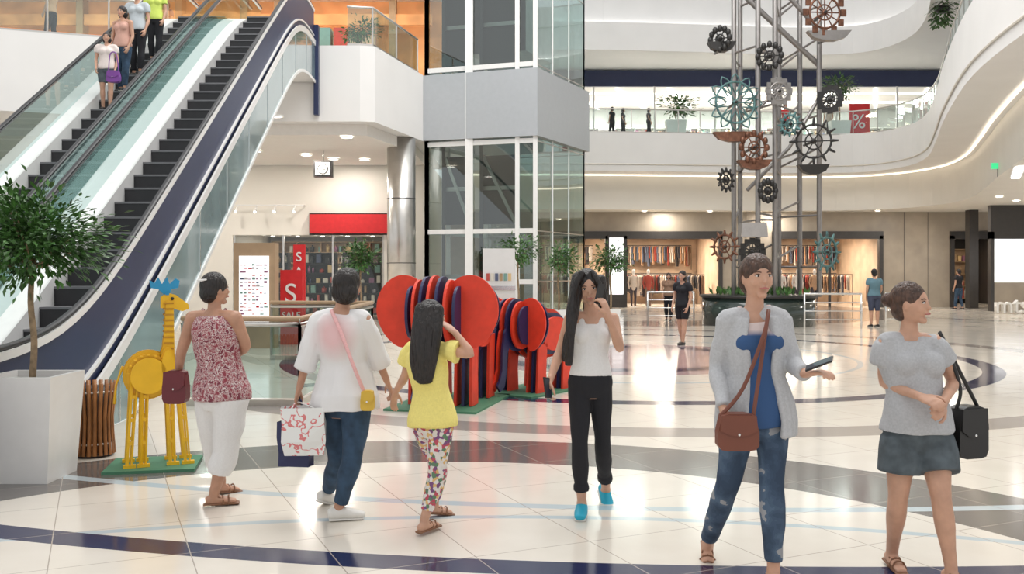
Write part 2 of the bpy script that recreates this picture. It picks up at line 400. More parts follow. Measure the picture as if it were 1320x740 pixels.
def shelf(name,x0,x1,y,z0,z1,rows,dep=.35,fm=None,gl=goods):
    mb=MB(); fm=fm or whitem
    mb.bx(x0,y+dep,z0,x1,y+dep+.03,z1,fm)
    n=max(1,int((x1-x0)/.9))
    for i in range(n+1):
        x=x0+(x1-x0)*i/n; mb.bx(x-.02,y,z0,x+.02,y+dep,z1,fm)
    for r in range(rows+1):
        z=z0+.05+(z1-z0-.05)*r/rows; mb.bx(x0,y,z-.02,x1,y+dep,z+.02,fm)
        if r<rows:
            x=x0+.06; hh=(z1-z0)/rows
            while x<x1-.15:
                w=random.uniform(.06,.2);h=random.uniform(.4,.85)*hh; m=random.choice(gl)
                if random.random()<.4: mb.cyl((x+w/2,y+dep*.45,z+.02),w/2*.9,h*.7,m,8); mb.cyl((x+w/2,y+dep*.45,z+.02+h*.7),w/2*.3,h*.2,m,8)
                else: mb.bx(x,y+.05,z+.02,x+w,y+dep*.8,z+.02+h,m)
                x+=w+random.uniform(.04,.2)
    return mb.obj(name)
for a,b,y in [(1.5,2.9,44.5),(3.2,4.2,44.9),(5.5,7.3,44.6),(7.6,9.3,45),(5.2,9.2,47),(12.4,13.8,44.7),(14.2,16.6,45.4)]: rack(a,b,y,0)
for a,b in ((1.5,4.2),(5.2,9.3),(12.3,16.8)):
    rack(a,b,48.2,.6,h=.95); rack(a,b,48.3,1.75,h=1.25)
shelf('shop_shelf',20.5,24,48.4,.2,2.8,4,fm=woodl)
def mannequin(x,y,m1,m2,z=0):
    mb=MB(); mb.cyl((x,y,z),.18,.03,chrome)
    mb.tube([(x-.08,y,z+.05),(x-.09,y,z+.5),(x-.08,y,z+.9)],[.04,.06,.09],m2,10); mb.tube([(x+.08,y,z+.05),(x+.09,y,z+.5),(x+.08,y,z+.9)],[.04,.06,.09],m2,10)
    mb.tube([(x,y,z+.82),(x,y,z+.95),(x,y,z+1.12),(x,y,z+1.3),(x,y,z+1.42),(x,y,z+1.47)],[(.16,.1),(.17,.11),(.13,.09),(.17,.11),(.17,.08),(.05,.05)],m1,12)
    for sg in (-1,1): mb.tube([(x+sg*.18,y,z+1.4),(x+sg*.24,y,z+1.12),(x+sg*.2,y-.06,z+.86)],[.05,.04,.03],m1,8)
    mb.tube([(x,y,z+1.44),(x,y,z+1.55)],.045,whitem,8); mb.ell((x,y,z+1.64),(.075,.095,.12),whitem)
    mb.obj('mannequin')
for x,m1,m2 in [(5.7,garm[2],garm[1]),(6.4,garm[0],garm[3]),(12.6,garm[6],garm[0]),(13.4,garm[6],garm[1]),(14.2,garm[4],garm[1])]: mannequin(x,43.7,m1,m2)
mb=MB(); mb.bx(20.0,38.6,1.2,25,38.75,3.0,screen); mb.bx(19.85,38.6,0,20.0,38.85,3.3,darkshop); mb.bx(19.85,38.6,3.0,25,38.85,4.4,darkshop); mb.bx(20.0,38.76,0,25,38.85,1.2,beige)  # added glow keeps the white panel from coming out dark grey
mb.obj('wall_right')
def text(s,loc,size,m,name,rot=(math.pi/2,0,0),ext=.01,parent=None,align='CENTER'):
    c=bpy.data.curves.new(name,'FONT'); c.body=s; c.size=size; c.extrude=ext; c.align_x=align; c.materials.append(m)
    o=bpy.data.objects.new(name,c); scn.collection.objects.link(o); o.location=loc; o.rotation_euler=rot
    if parent: o.parent=parent; o.matrix_parent_inverse=Matrix.Translation(-parent.location)
    return o
text('mts',(18.9,36.5,.02),.95,whitem,'letter_sign',ext=.1,align='LEFT')
mb=MB(); mb.bx(4.45,42.6,.6,5.1,42.75,3.2,screen); mb.bx(4.4,42.62,.3,5.15,42.8,3.3,darkshop); mb.bx(4.5,42.65,0,5.05,42.8,.3,darkshop); mb.obj('lit_poster_sign')
for x,y in [(17.5,30),(17.8,34),(19.5,36),(14.2,22),(17,25),(20,30),(6,42.2),(9,42.3),(16.5,42)]:
    mb=MB(); mb.cyl((x,y,4.365),.12,.02,lamp,16); mb.tube([(x+.14*math.cos(a*.39),y+.14*math.sin(a*.39),4.37) for a in range(16)],.015,whitem,6,closed=True); mb.obj('downlight')
mb=MB(); mb.beam((13.2,24.2,4.37),(14.6,27.0,4.37),.22,.05,lampw); mb.beam((13.2,24.2,4.385),(14.6,27.0,4.385),.3,.03,whitem); mb.obj('linear_ceiling_light')
mb=MB(); c=P(1286,214,27); mb.rbx(c,(.35,.05,.16),exitg); mb.rbx(c+V(0,.03,0),(.40,.04,.20),whitem); mb.tube([c,c+V(0,0,4.4-c.z)],.01,dark,6); mb.obj('exit_sign')
for x,y in [(16.8,27),(19.5,34),(18.5,39.5)]: areal('gallery_lamp',(x,y,4.36),.8,.8,120)
for x in (7,12): areal('gallery_lamp',(x,42.3,4.36),.8,.5,70)
mb=MB(); mb.bx(-3,46,10.8,22.5,46.2,11.6,navy); mb.obj('navy_shop_fascia')
mb=MB(); mb.bx(-3,45.01,7.4,26,53,7.59,cream); mb.obj('floor_upper',origin=(0,0,0))
mb=MB(); mb.bx(-3,53,7.6,26,53.2,11.65,white); mb.bx(22.5,46,7.6,32,46.2,11.65,white); mb.obj('wall_upper_shop',origin=(0,0,0))
mb=MB(); mb.bx(-3,46.4,10.85,26,53,10.95,ceilm); mb.obj('ceiling_upper_shop',origin=(0,0,0))
mb=MB()
for x in range(-2,22,3): mb.bx(x,46,7.6,x+.08,46.1,10.8,whitem)
mb.pane(V(-3,46.04),V(22.5,46.04),7.6,10.8,gshop); mb.obj('window_1',origin=(0,0,0))
mb=MB()
for i in range(9):
    x=0+i*2.6; mb.beam((x,46.6,10.8),(x+2.3,52.5,10.8),.14,.04,lampw)
for y in (48,50.5): mb.beam((-2,y,10.8),(22,y,10.8),.12,.04,lampw)
mb.obj('ceiling_light_strips')
for i in range(5): shelf('shop_shelf',1.5+i*4.2,4.8+i*4.2,51.5,7.6,9.6,4)
for i in range(4): rack(3+i*4.5,5.5+i*4.5,48.5,7.6,h=1.4)
for x in (5,11,17): areal('shop_ceiling_lamp',(x,49.5,10.7),4,3,450,(1,.98,.95))
mb=MB(); mb.bx(15.2,41.9,7.75,16.1,42.0,9.2,redsign); mb.bx(15.2,41.8,7.6,16.1,42.1,7.75,dark); sgn=mb.obj('red_banner_sign')
text('%',(15.6,41.88,8.1),.9,whitem,'percent_letters',parent=sgn)
# ------------------------------------------------------------------ left side galleries
LP=[V(-24,21.3),V(-13,22.7),V(-9,24.2),V(-8.3,24.5),V(-4.0,24.5),V(-3.62,24.6),V(-2.7,28.2),V(-2.7,36),V(-24,36)]
mb=MB(); mb.prism([tuple(p) for p in LP],5.6,7.6,white); mb.obj('gallery_slab',origin=(0,0,0))
mb=MB(); mb.prism([(-4.6,24.9),(-3.9,25),(-3.0,28.6),(-3.0,31.9),(-24,31.9),(-24,25.2)],5.3,5.599,ceilm); mb.obj('ceiling_left_gallery',origin=(0,0,0))
railing('glass_railing',[(-4.35,24.6),(-3.7,24.7),(-2.85,28.1)],7.6,g=gteal)
railing('glass_railing',[(-20,22.0),(-13,22.9),(-9.0,24.35)],7.6,g=gteal)
mb=MB(); mb.bx(-24,32,2.9,-3,32.3,5.3,cream)
mb.bx(-24,32,0,-9.6,32.3,2.9,cream); mb.bx(-4.4,32,0,-3,32.3,2.9,cream); mb.bx(-3.2,32.3,0,-3,43,5.6,cream); mb.obj('wall_left_shop',origin=(0,0,0))
mb=MB(); mb.bx(-24,35.7,7.6,-2.7,36,12,orange); mb.bx(-2.9,36,7.6,-2.7,46,13,white); mb.obj('wall_upper_left',origin=(0,0,0))
mb=MB(); mb.bx(-24,28,12,-2.7,36,12.3,ceilm); mb.obj('ceiling_upper_left',origin=(0,0,0))
mb=MB()
for i,(a,b) in enumerate([(-19,-16.6),(-15.9,-13),(-12.2,-9.6),(-7.2,-5.2)]):
    mb.bx(a,35.3,7.6,b,35.6,10.6,[woodl,orange,woodl,warmwall][i]); mb.bx(a+.2,35.2,8.5,b-.2,35.3,10.2,[orange,screen,orange,redsign][i])
for x in (-20,-16.3,-12.6,-8.9,-4.6): mb.bx(x,34.8,7.6,x+.25,35.3,11.9,woodl)
mb.bx(-20,34.9,10.9,-3,35.1,11.3,orange)
mb.obj('upper_shop_displays')
mb=MB(); mb.bx(-7.2,29,7.6,-5.2,30,8.5,woodl); mb.bx(-7.3,28.9,8.5,-5.1,30.1,8.6,orange)
for i,m in enumerate((redsign,yellow,goods[4],goods[0])): mb.bx(-7.1+i*.5,29.2,8.6,-6.7+i*.5,29.7,9.3,m)
mb.obj('upper_sales_counter')
for x in (-16,-9,-5): areal('shop_ceiling_lamp',(x,32,11.9),2,1,200,(1,.84,.64))
shop_room('wall_shop',-9.6,-4.4,32.3,37,0,3.0,cream)
areal('shop_ceiling_lamp',(-7,34,2.9),3.5,1.5,120,(1,.93,.83))
for a in (-9.3,-7.6,-6.0): shelf('shop_shelf',a,a+1.35,33.0,.1,2.3,6,fm=dark)
shelf('shop_shelf',-9.4,-4.6,36.4,.3,2.8,6,fm=woodl)
mb=MB(); mb.bx(-6.9,31.7,2.95,-4.2,31.95,3.6,redsign); mb.bx(-6.95,31.9,2.9,-4.15,31.99,3.65,dark); mb.obj('red_shop_sign')
mb=MB(); mb.pane(V(-9.6,32.1),V(-4.4,32.1),0,2.9,gshop)
for x in (-9.6,-7.9,-6.2,-4.46): mb.bx(x,32.05,0,x+.06,32.15,2.9,steel)
mb.obj('window_2')
mb=MB(); mb.tube([(-9.6,31.6,3.9),(-7.1,31.6,3.9)],.025,whitem,6)
for i in range(4): 
    x=-9.3+i*.65; mb.tube([(x,31.6,3.9),(x,31.5,3.78)],.015,whitem,6); mb.tube([(x,31.45,3.8),(x,31.33,3.68)],[.04,.06],whitem,8); mb.ell((x,31.32,3.67),(.05,.05,.05),lamp,nu=8,nv=5)
mb.tube([(-9.6,31.6,3.9),(-9.6,31.97,3.9)],.02,whitem,6); mb.tube([(-7.1,31.6,3.9),(-7.1,31.97,3.9)],.02,whitem,6)
mb.obj('track_lights')
for px,py in [(447,177),(395,200),(355,150),(470,206),(330,195),(430,205)]:
    Y=3.62*F/(350-py); x=(px-660)/F*Y
    mb=MB(); mb.cyl((x,Y,5.265),.16,.02,lamp,16); mb.tube([(x+.18*math.cos(a*.39),Y+.18*math.sin(a*.39),5.27) for a in range(16)],.02,whitem,6,closed=True); mb.obj('downlight')
for x,y in [(-6,27.5),(-9.5,29),(-5.5,30.5),(-13,28)]: areal('gallery_lamp',(x,y,5.25),.4,.4,75)
c=P(417,218,28)
mb=MB(); mb.rbx(c,(.55,.22,.5),dark); mb.rbx(c+V(0,-.115,0),(.43,.02,.38),whitem); mb.cyl(c+V(0,0,.25),.02,5.28-c.z-.25,steel,8)
mb.tube([c+V(.15*math.cos(a*.39),-.13,.15*math.sin(a*.39)) for a in range(16)],.014,dark,6,closed=True)
mb.beam(c+V(0,-.13,0),c+V(0,-.13,.12),.02,.02,dark); mb.beam(c+V(0,-.13,0),c+V(.08,-.13,-.03),.02,.02,dark); mb.obj('hanging_clock')
mb=MB(); mb.cyl((-3.28,27.6,0),.42,5.58,steel,28); mb.cyl((-3.28,27.6,0),.46,.15,chrome,28)
for z in (1.9,3.8): mb.tube([(-3.28+.422*math.cos(a*.26),27.6+.422*math.sin(a*.26),z) for a in range(24)],.012,dark,6,closed=True)
mb.obj('steel_column')
# ------------------------------------------------------------------ lift tower
TA,TB,TC,TD=V(-2.6,28.4),V(.68,27.3),V(2.38,30.8),V(-.9,31.9)
def lift():
    mb=MB(); C=[TA,TB,TC,TD]
    ctr=(TA+TB+TC+TD)/4
    mb.prism([tuple(ctr+(p-ctr)*1.075) for p in C],5.62,7.6,greypanel)
    for i in range(4):
        a,b=C[i],C[(i+1)%4]
        if i<3:
            for z0,z1 in ((0,5.6),(7.6,16)):
                mb.pane(a,b,z0,z1,gdark if i==0 else gteal)
        fr=(0,.4,.84,1) if i==0 else (0,.33,.66,1)
        for t in fr:
            p=a+(b-a)*t; w=.12 if t==.4 else .065
            if i in(1,2): w=.02
            mb.bx(p.x-w,p.y-w,0,p.x+w,p.y+w,16,whitem)
        for z in (.1,1.35,2.85,5.5,7.75,10.5):
            if i in(1,2): mb.beam((a.x,a.y,z),(b.x,b.y,z),.03,.03,steel)
            else: mb.beam((a.x,a.y,z),(b.x,b.y,z),.1,.14,whitem)
    for t in (.1,.36,.46,.8):
        p=TA+(TB-TA)*t+V(.15,.6); mb.bx(p.x-.05,p.y-.05,0,p.x+.05,p.y+.05,16,dark)
    for t0,t1 in ((.1,.36),(.46,.8)):
        p=TA+(TB-TA)*t0+V(.2,.75); q=TA+(TB-TA)*t1+V(.2,.75)
        for z0,z1 in ((.1,1.25),(3.1,5.2),(8,13)):
            mb.beam((p.x,p.y,(z0+z1)/2),(q.x,q.y,(z0+z1)/2),.05,z1-z0,dark)
        mb.beam((p.x,p.y-.1,5.2),(q.x,q.y-.1,2.9),.08,.1,steel)
        for z in (1.5,4.2,9.2,11): mb.beam((p.x,p.y-.08,z),(q.x,q.y-.08,z),.05,.12,steel)
    mb.prism([tuple(ctr+(p-ctr)*.55+V(.1,.5)) for p in C],8.5,10.9,steel)
    mb.prism([tuple(ctr+(p-ctr)*.6+V(.1,.5)) for p in C],10.9,11.1,dark)
    mb.obj('glass_lift_tower')
lift()
# ------------------------------------------------------------------ escalators
SX=-4.28; S0=9.0; SL=.589; ZT=7.6; ST=S0+ZT/SL
def E(a,s,z): return V(SX+a-.06*(s-8.67),s,z)
def zn(s):
    z=SL*(s-S0)
    k=.35
    z=k*math.log(1+math.exp(z/k)) if z/k<40 else z
    d=ZT-z
    z=ZT-(k*math.log(1+math.exp(d/k)) if d/k<40 else d)
    return max(z,0)
SS=[6.4+i*.3 for i in range(int((24.4-6.4)/.3)+1)]+[24.45]
def ribbon(mb,a,lo,hi,m,th=.02,s0=0,s1=99):
    ss=[s for s in SS if s0<=s<=s1]
    vs=[];fs=[]
    if th==0:
        for s in ss:
            zl=max(0.0,lo(s)); vs+=[E(a,s,zl),E(a,s,max(zl+.001,hi(s)))]
        for i in range(len(ss)-1): fs.append((i*2,i*2+2,i*2+3,i*2+1))
        mb.add(vs,fs,m); return
    for s in ss:
        zl=max(0.0,lo(s)); zh=max(zl+.001,hi(s))
        for da in (-th/2,th/2): vs+= [E(a+da,s,zl),E(a+da,s,zh)]
    for i in range(len(ss)-1):
        o=i*4;p=o+4
        fs+=[(o,p,p+1,o+1),(o+2,o+3,p+3,p+2),(o+1,p+1,p+3,o+3),(o,o+2,p+2,p)]
    n=len(ss)*4; fs+=[(0,1,3,2),(n-4,n-2,n-1,n-3)]
    mb.add(vs,fs,m)
def flat(mb,a0,a1,z,m,s0=0,s1=99,th=.04):
    ss=[s for s in SS if s0<=s<=s1]; vs=[];fs=[]
    for s in ss:
        for a in (a0,a1): vs+=[E(a,s,z(s)),E(a,s,z(s)-th)]
    for i in range(len(ss)-1):
        o=i*4;p=o+4; fs+=[(o,o+2,p+2,p),(o+1,p+1,p+3,o+3),(o,p,p+1,o+1),(o+2,o+3,p+3,p+2)]
    mb.add(vs,fs,m)
DK=.24
def escalator(a0,a1,solid):
    mb=MB()
    for a,isR in ((a0,True),(a1,False)):
        if isR and solid:
            ribbon(mb,a,lambda s:zn(s)+.06,lambda s:zn(s)+.90,navy,.05)
            ribbon(mb,a,lambda s:zn(s)+.88,lambda s:zn(s)+.95,whitem,.09)
        else:
            ribbon(mb,a,lambda s:zn(s)+.1,lambda s:zn(s)+.93,gteal,0)
        pts=[E(a,s,zn(s)+.98) for s in SS]
        e0=SS[0];
        pre=[E(a,e0+.25,zn(e0)+.25),E(a,e0-.05,zn(e0)+.30),E(a,e0-.28,zn(e0)+.5),E(a,e0-.3,zn(e0)+.72),E(a,e0-.2,zn(e0)+.9)]
        mb.tube(pre+pts,(.04,.025),black,8,ref=V(1,0,0))
        ribbon(mb,a,lambda s:zn(s)+.925,lambda s:zn(s)+.955,chrome,.05)
    flat(mb,a0-.22,a0+.06,lambda s:zn(s)+DK,whitem); flat(mb,a1-.06,a1+.24,lambda s:zn(s)+DK,whitem)
    ribbon(mb,a0-.22,lambda s:zn(s)-.25,lambda s:zn(s)+DK,whitem,.02); ribbon(mb,a1+.24,lambda s:zn(s)-.25,lambda s:zn(s)+DK,whitem,.02)
    ribbon(mb,a0+.075,lambda s:zn(s)-.05,lambda s:zn(s)+.09,whitem,.03)
    for a in (a0+.05,a1-.05):
        ribbon(mb,a,lambda s:zn(s)-.98,lambda s:zn(s)-.02,teal if a>a1 else whitem,.04,s0=8.8)
    if solid: ribbon(mb,a0+.075,lambda s:zn(s)-1.02,lambda s:zn(s)-.95,whitem,.03,s0=8.8)
    flat(mb,a1-.05,a0+.05,lambda s:max(zn(s)-.93,.02),whitem,s0=8.8)
    if solid:
        for i in range(9):
            s=10.2+i*1.6; 
            mb.beam(E(a0+.075,s,max(0,zn(s)-.95)),E(a0+.075,s,zn(s)-.03),.01,.02,chrome)
    n=int(ZT/.2356)
    for i in range(n+1):
        s=S0+i*.4-.1; z=min((i+1)*.2356-.18,ZT)
        z=max(z,.02)
        p=[E(a0-.22,s,z-.26),E(a1+.25,s,z-.26),E(a1+.25,s,z),E(a0-.22,s,z),E(a0-.22,s+.42,z-.26),E(a1+.25,s+.42,z-.26),E(a1+.25,s+.42,z),E(a0-.22,s+.42,z)]
        mb.add(p,[(0,3,2,1),(0,1,5,4),(4,5,6,7)],stepd); mb.add(p,[(3,7,6,2)],stept)
        mb.beam(p[3]+V(0,-.004,-.014),p[2]+V(0,-.004,-.014),.012,.028,stept)
    for s0,s1,z in ((6.7,9.0,.03),(ST-.2,24.45,ZT)):
        mb.add([E(a0-.22,s0,z),E(a0-.22,s1,z),E(a1+.25,s1,z),E(a1+.25,s0,z)],[(0,1,2,3)],chrome)
    if solid:
        mb.beam(E(a0+.1,24.4,5.75),E(a0+.1,24.4,8.1),.12,.16,navy)
    return mb.obj('escalator')
escalator(0,-1.37,True); escalator(-1.62,-2.97,False)
mb=MB(); flat(mb,-1.68,-1.31,lambda s:zn(s)+DK-.005,whitem); mb.obj('trim_3')
railing('glass_railing',[(-4.05,11.45),(-2.6,11.4),(-2.6,17.3),(-4.5,17.4)],0,h=1.0,step=1.4,g=gteal,top=woodl)
mb=MB()
c=P(329,360,20); zt=P(329,313,20).z
mb.bx(c.x-.46,20,0,c.x+.42,20.35,zt,woodl); mb.bx(c.x-.34,19.97,.55,c.x+.30,19.99,zt-.28,screen)
for i in range(7):
    for j in range(16):
        if random.random()<.6:
            a=c.x-.31+i*.085; b=.65+j*.075; mb.bx(a,19.955,b,a+random.uniform(.03,.08),19.968,b+random.uniform(.01,.05),random.choice([redsign,pinkish,goods[2],goods[4],goods[8],pinkish,goods[6]]))
mb.obj('information_kiosk')
mb=MB(); c=P(375,360,21); mb.bx(c.x-.24,21,0,c.x+.26,21.12,P(0,348,21).z,redsign); sg=mb.obj('sale_sign')
text('S',(c.x,20.98,.95),.62,whitem,'sale_letter',parent=sg); text('SALE',(c.x+.01,20.98,.6),.2,whitem,'sale_text',parent=sg)
mb=MB(); mb.bx(c.x-.30,22.5,0,c.x-.02,22.6,2.3,redsign); sg=mb.obj('sale_sign')
for i,ch in enumerate('SALE'): text(ch,(c.x-.16,22.48,1.9-i*.36),.32,whitem,'sale_text',parent=sg)
mb=MB(); c=P(643,400,15); mb.bx(c.x-.26,15,0,c.x+.26,15.25,2.02,whitem); mb.bx(c.x-.27,14.98,1.35,c.x+.27,15.27,1.42,chrome)
for i in range(6): mb.bx(c.x-.2+i*.07,14.985,1.5,c.x-.15+i*.07,14.995,1.62,goods[i])
for z,m in ((.95,goods[3]),(.6,yellow),(.3,goods[4])): mb.bx(c.x-.25,14.9,z,c.x+.25,14.99,z+.2,m)
mb.bx(c.x-.3,14.7,0,c.x+.3,15.3,.1,green); mb.obj('display_totem')
# ------------------------------------------------------------------ trees
def tree(name,base,pot,trunk,fc,fr,nleaf,lsize=.06,mini=False):
    mb=MB(); b=Vector(base); w,d,h=pot
    def ring(wx,wy,z): return [b+V(-wx,-wy,z),b+V(wx,-wy,z),b+V(wx,wy,z),b+V(-wx,wy,z)]
    q=ring(w*.42,d*.42,0)+ring(w/2,d/2,h)+ring(w/2-.04,d/2-.04,h)+ring(w/2-.05,d/2-.05,h-.06)
    fs=[(3,2,1,0)]+[(k*4+i,k*4+(i+1)%4,(k+1)*4+(i+1)%4,(k+1)*4+i) for k in range(3) for i in range(4)]
    mb.add(q,fs,whitem); mb.add(q,[(12,13,14,15)],soil)
    fc=Vector(fc); t0=b+V(0,0,h-.06); t1=fc-V(0,0,fr[2]*.5)
    mb.tube(crom([t0,t0.lerp(t1,.35)+V(.015,0,0),t0.lerp(t1,.7)+V(-.015,0,0),t1],4),[trunk*(1-.02*i) for i in range(13)],bark,8)
    clumps=[]
    for i in range(13 if not mini else 7):
        th=random.random()*6.28; ph=random.uniform(-.6,1.2); rr=random.uniform(.4,.85)
        c=fc+V(math.cos(th)*math.cos(ph)*fr[0]*rr,math.sin(th)*math.cos(ph)*fr[1]*rr,math.sin(ph)*fr[2]*rr)
        clumps.append(c); mid=t1.lerp(c,.5)+V(0,0,-.03); mb.tube([t1,mid,c],[trunk*.5,trunk*.35,.006],bark,5)
    clumps.append(fc)
    for i in range(nleaf):
        c=random.choice(clumps); 
        o=V(random.gauss(0,1),random.gauss(0,1),random.gauss(0,.8)); o*= .34
        p=c+V(o.x*fr[0],o.y*fr[1],o.z*fr[2])
        dr=(p-fc); dr.z-=.12*fr[2]/.4; dr+=V(random.gauss(0,.15),random.gauss(0,.15),random.gauss(0,.12)); dr.normalize()
        sd=dr.cross(V(random.random()-.5,random.random()-.5,1)); sd.normalize(); nn=sd.cross(dr)
        L=lsize*random.uniform(.7,1.3); 
        mb.add([p,p+dr*L*.45+sd*L*.24+nn*L*.06,p+dr*L,p+dr*L*.45-sd*L*.24+nn*L*.06],[(0,1,2,3)],leafm)
    return mb.obj(name)
tree('potted_ficus_tree',(-3.85,7.47,0),(.58,.58,.83),.028,P(42,316,7.47),(.46,.44,.37),4600,.07)
for px,py,Y,r in ((668,326,25,.5),(720,338,25.5,.5),(787,335,26,.42),(465,335,24,.42)):
    c=P(px,py,Y); tree('potted_ficus_tree',(c.x,Y,0),(.5,.5,.6),.03,c,(r,r,.42),900,.11,True)
for px,py,Y in ((871,140,41.3),(1160,112,41.5)):
    c=P(px,py,Y); 
    tree('potted_ficus_tree',(min(c.x,14.6) if px>1000 else c.x,Y,7.6),(.9,.5,.75),.03,V(min(c.x,14.6) if px>1000 else c.x,Y,c.z),(.8,.5,.45),600,.17,True)
c=P(480,42,26.5); tree('potted_ficus_tree',(c.x-.3,26.5,7.6),(.5,.4,.4),.03,V(c.x-.3,26.5,8.45),(.45,.4,.4),600,.12,True)
mb=MB(); c=P(1215,12,33); mb.tube([c+V(0,0,2.6),c],.012,dark,6); mb.ell(c,(.25,.25,.15),dark)
for i in range(240):
    th=random.random()*6.28; p=c+V(math.cos(th)*random.random()*.5,math.sin(th)*random.random()*.5,random.uniform(-.5,.35)); d=V(math.cos(th),math.sin(th),-.6).normalized(); sd=d.cross(UP).normalized()
    mb.add([p,p+d*.1+sd*.05,p+d*.22,p+d*.1-sd*.05],[(0,1,2,3)],leafm)
mb.obj('hanging_plant')
mb=MB(); bx,by=P(122,587,8.35).x,8.35
for i in range(22):
    a=2*math.pi*i/22; cs,sn=math.cos(a),math.sin(a)
    prof=[(.17,.02),(.155,.2),(.15,.35),(.165,.5),(.185,.66)]
    pts=[V(bx+cs*r,by+sn*r,z) for r,z in prof]
    mb.tube(pts,(.019,.010),wood,4,ref=V(-sn,cs,0),rnd=False)
mb.cyl((bx,by,.0),.15,.04,dark); mb.cyl((bx,by,.04),.135,.58,dark)
for z,r in ((.12,.155),(.58,.17)): mb.tube([(bx+r*math.cos(a*.3),by+r*math.sin(a*.3),z) for a in range(21)],.01,steel,6,closed=True)
mb.obj('wooden_slat_bin')
# ------------------------------------------------------------------ giraffe sculpture
def circ(cx,cz,rx,rz,n=28,p=2.0): 
    out=[]
    for i in range(n):
        a=2*math.pi*i/n; c,s_=math.cos(a),math.sin(a)
        out.append((cx+rx*math.copysign(abs(c)**(2/p),c),cz+rz*math.copysign(abs(s_)**(2/p),s_)))
    return out
def giraffe():
    mb=MB(); o=V(P(199,600,7.9).x,7.9,0)
    R=Matrix.Rotation(math.radians(24),3,'Z'); ua=R@V(1,0,0); na=R@V(0,1,0)
    def pt(u,d,z): return o+ua*u+na*d+UP*z
    mb.rbx(o+V(0,0,.012),(.72,.6,.024),green,math.radians(12))
    for d,sc in ((-.15,.72),(-.10,.86),(-.05,.97),(0,1),(.05,.97),(.10,.86),(.15,.72)):
        mb.plate(circ(-.05,.78,.20*sc,.21*sc),pt(0,d,0),ua,UP,.014,yellow)
        mb.plate(circ(.10,.86,.07*sc,.18*sc),pt(0,d,0),ua,UP,.014,yellow)
    for i in range(9):
        a=math.pi*.05+math.pi*.9*i/8; mb.beam(pt(-.05+.16*math.cos(a),-.14,.78+.17*math.sin(a)),pt(-.05+.16*math.cos(a),.14,.78+.17*math.sin(a)),.02,.012,yellow)
    for u,lean in ((-.20,-.02),(-.11,.0),(.10,.02),(.19,.05)):
        for d in (-.12,.12):
            top=pt(u*.9,d,.80); bot=pt(u+lean,d*1.1,.035)
            mb.beam(top,bot,.022,.022,yellow)
            mb.beam(top+ua*.045,bot+ua*.035,.014,.014,yellow)
            mb.beam(bot-ua*.03,bot+ua*.07,.04,.03,yellow)
            for t in (.25,.5,.75): 
                q=top.lerp(bot,t); mb.beam(q,q+ua*.04,.012,.03,yellow)
    och=mat('ochre',(.50,.24,.01),.5)
    for d in (-.05,0,.05):
        mb.plate([(.04,.85),(.16,.85),(.155,1.12),(.15,1.40),(.09,1.40),(.075,1.12)],pt(0,d,0),ua,UP,.012,yellow)
    for i in range(11): mb.beam(pt(.11,-.065,.9+i*.048),pt(.11,.065,.9+i*.048),.08,.014,och)
    for d in (-.035,0,.035):
        mb.plate([(.05,1.34),(.05,1.43),(.10,1.47),(.17,1.45),(.27,1.37),(.275,1.33),(.22,1.31),(.13,1.34)],pt(0,d,0),ua,UP,.016,yellow)
    mb.ell(pt(.14,-.05,1.42),(.014,.01,.014),black)
    for d in (-.03,.03):
        mb.plate([(.08,1.45),(.03,1.50),(-.03,1.51),(-.04,1.58),(.0,1.55),(.03,1.60),(.06,1.54),(.10,1.60),(.12,1.54),(.17,1.59),(.20,1.57),(.19,1.51),(.13,1.50),(.12,1.45)],pt(0,d,0),ua,UP,.014,blue)
    mb.beam(pt(.1,-.05,1.46),pt(.1,.05,1.46),.03,.02,blue)
    mb.tube([pt(-.25,0,.85),pt(-.30,0,.7),pt(-.31,0,.55)],[.012,.008,.014],yellow,6)
    mb.obj('giraffe_sculpture')
giraffe()
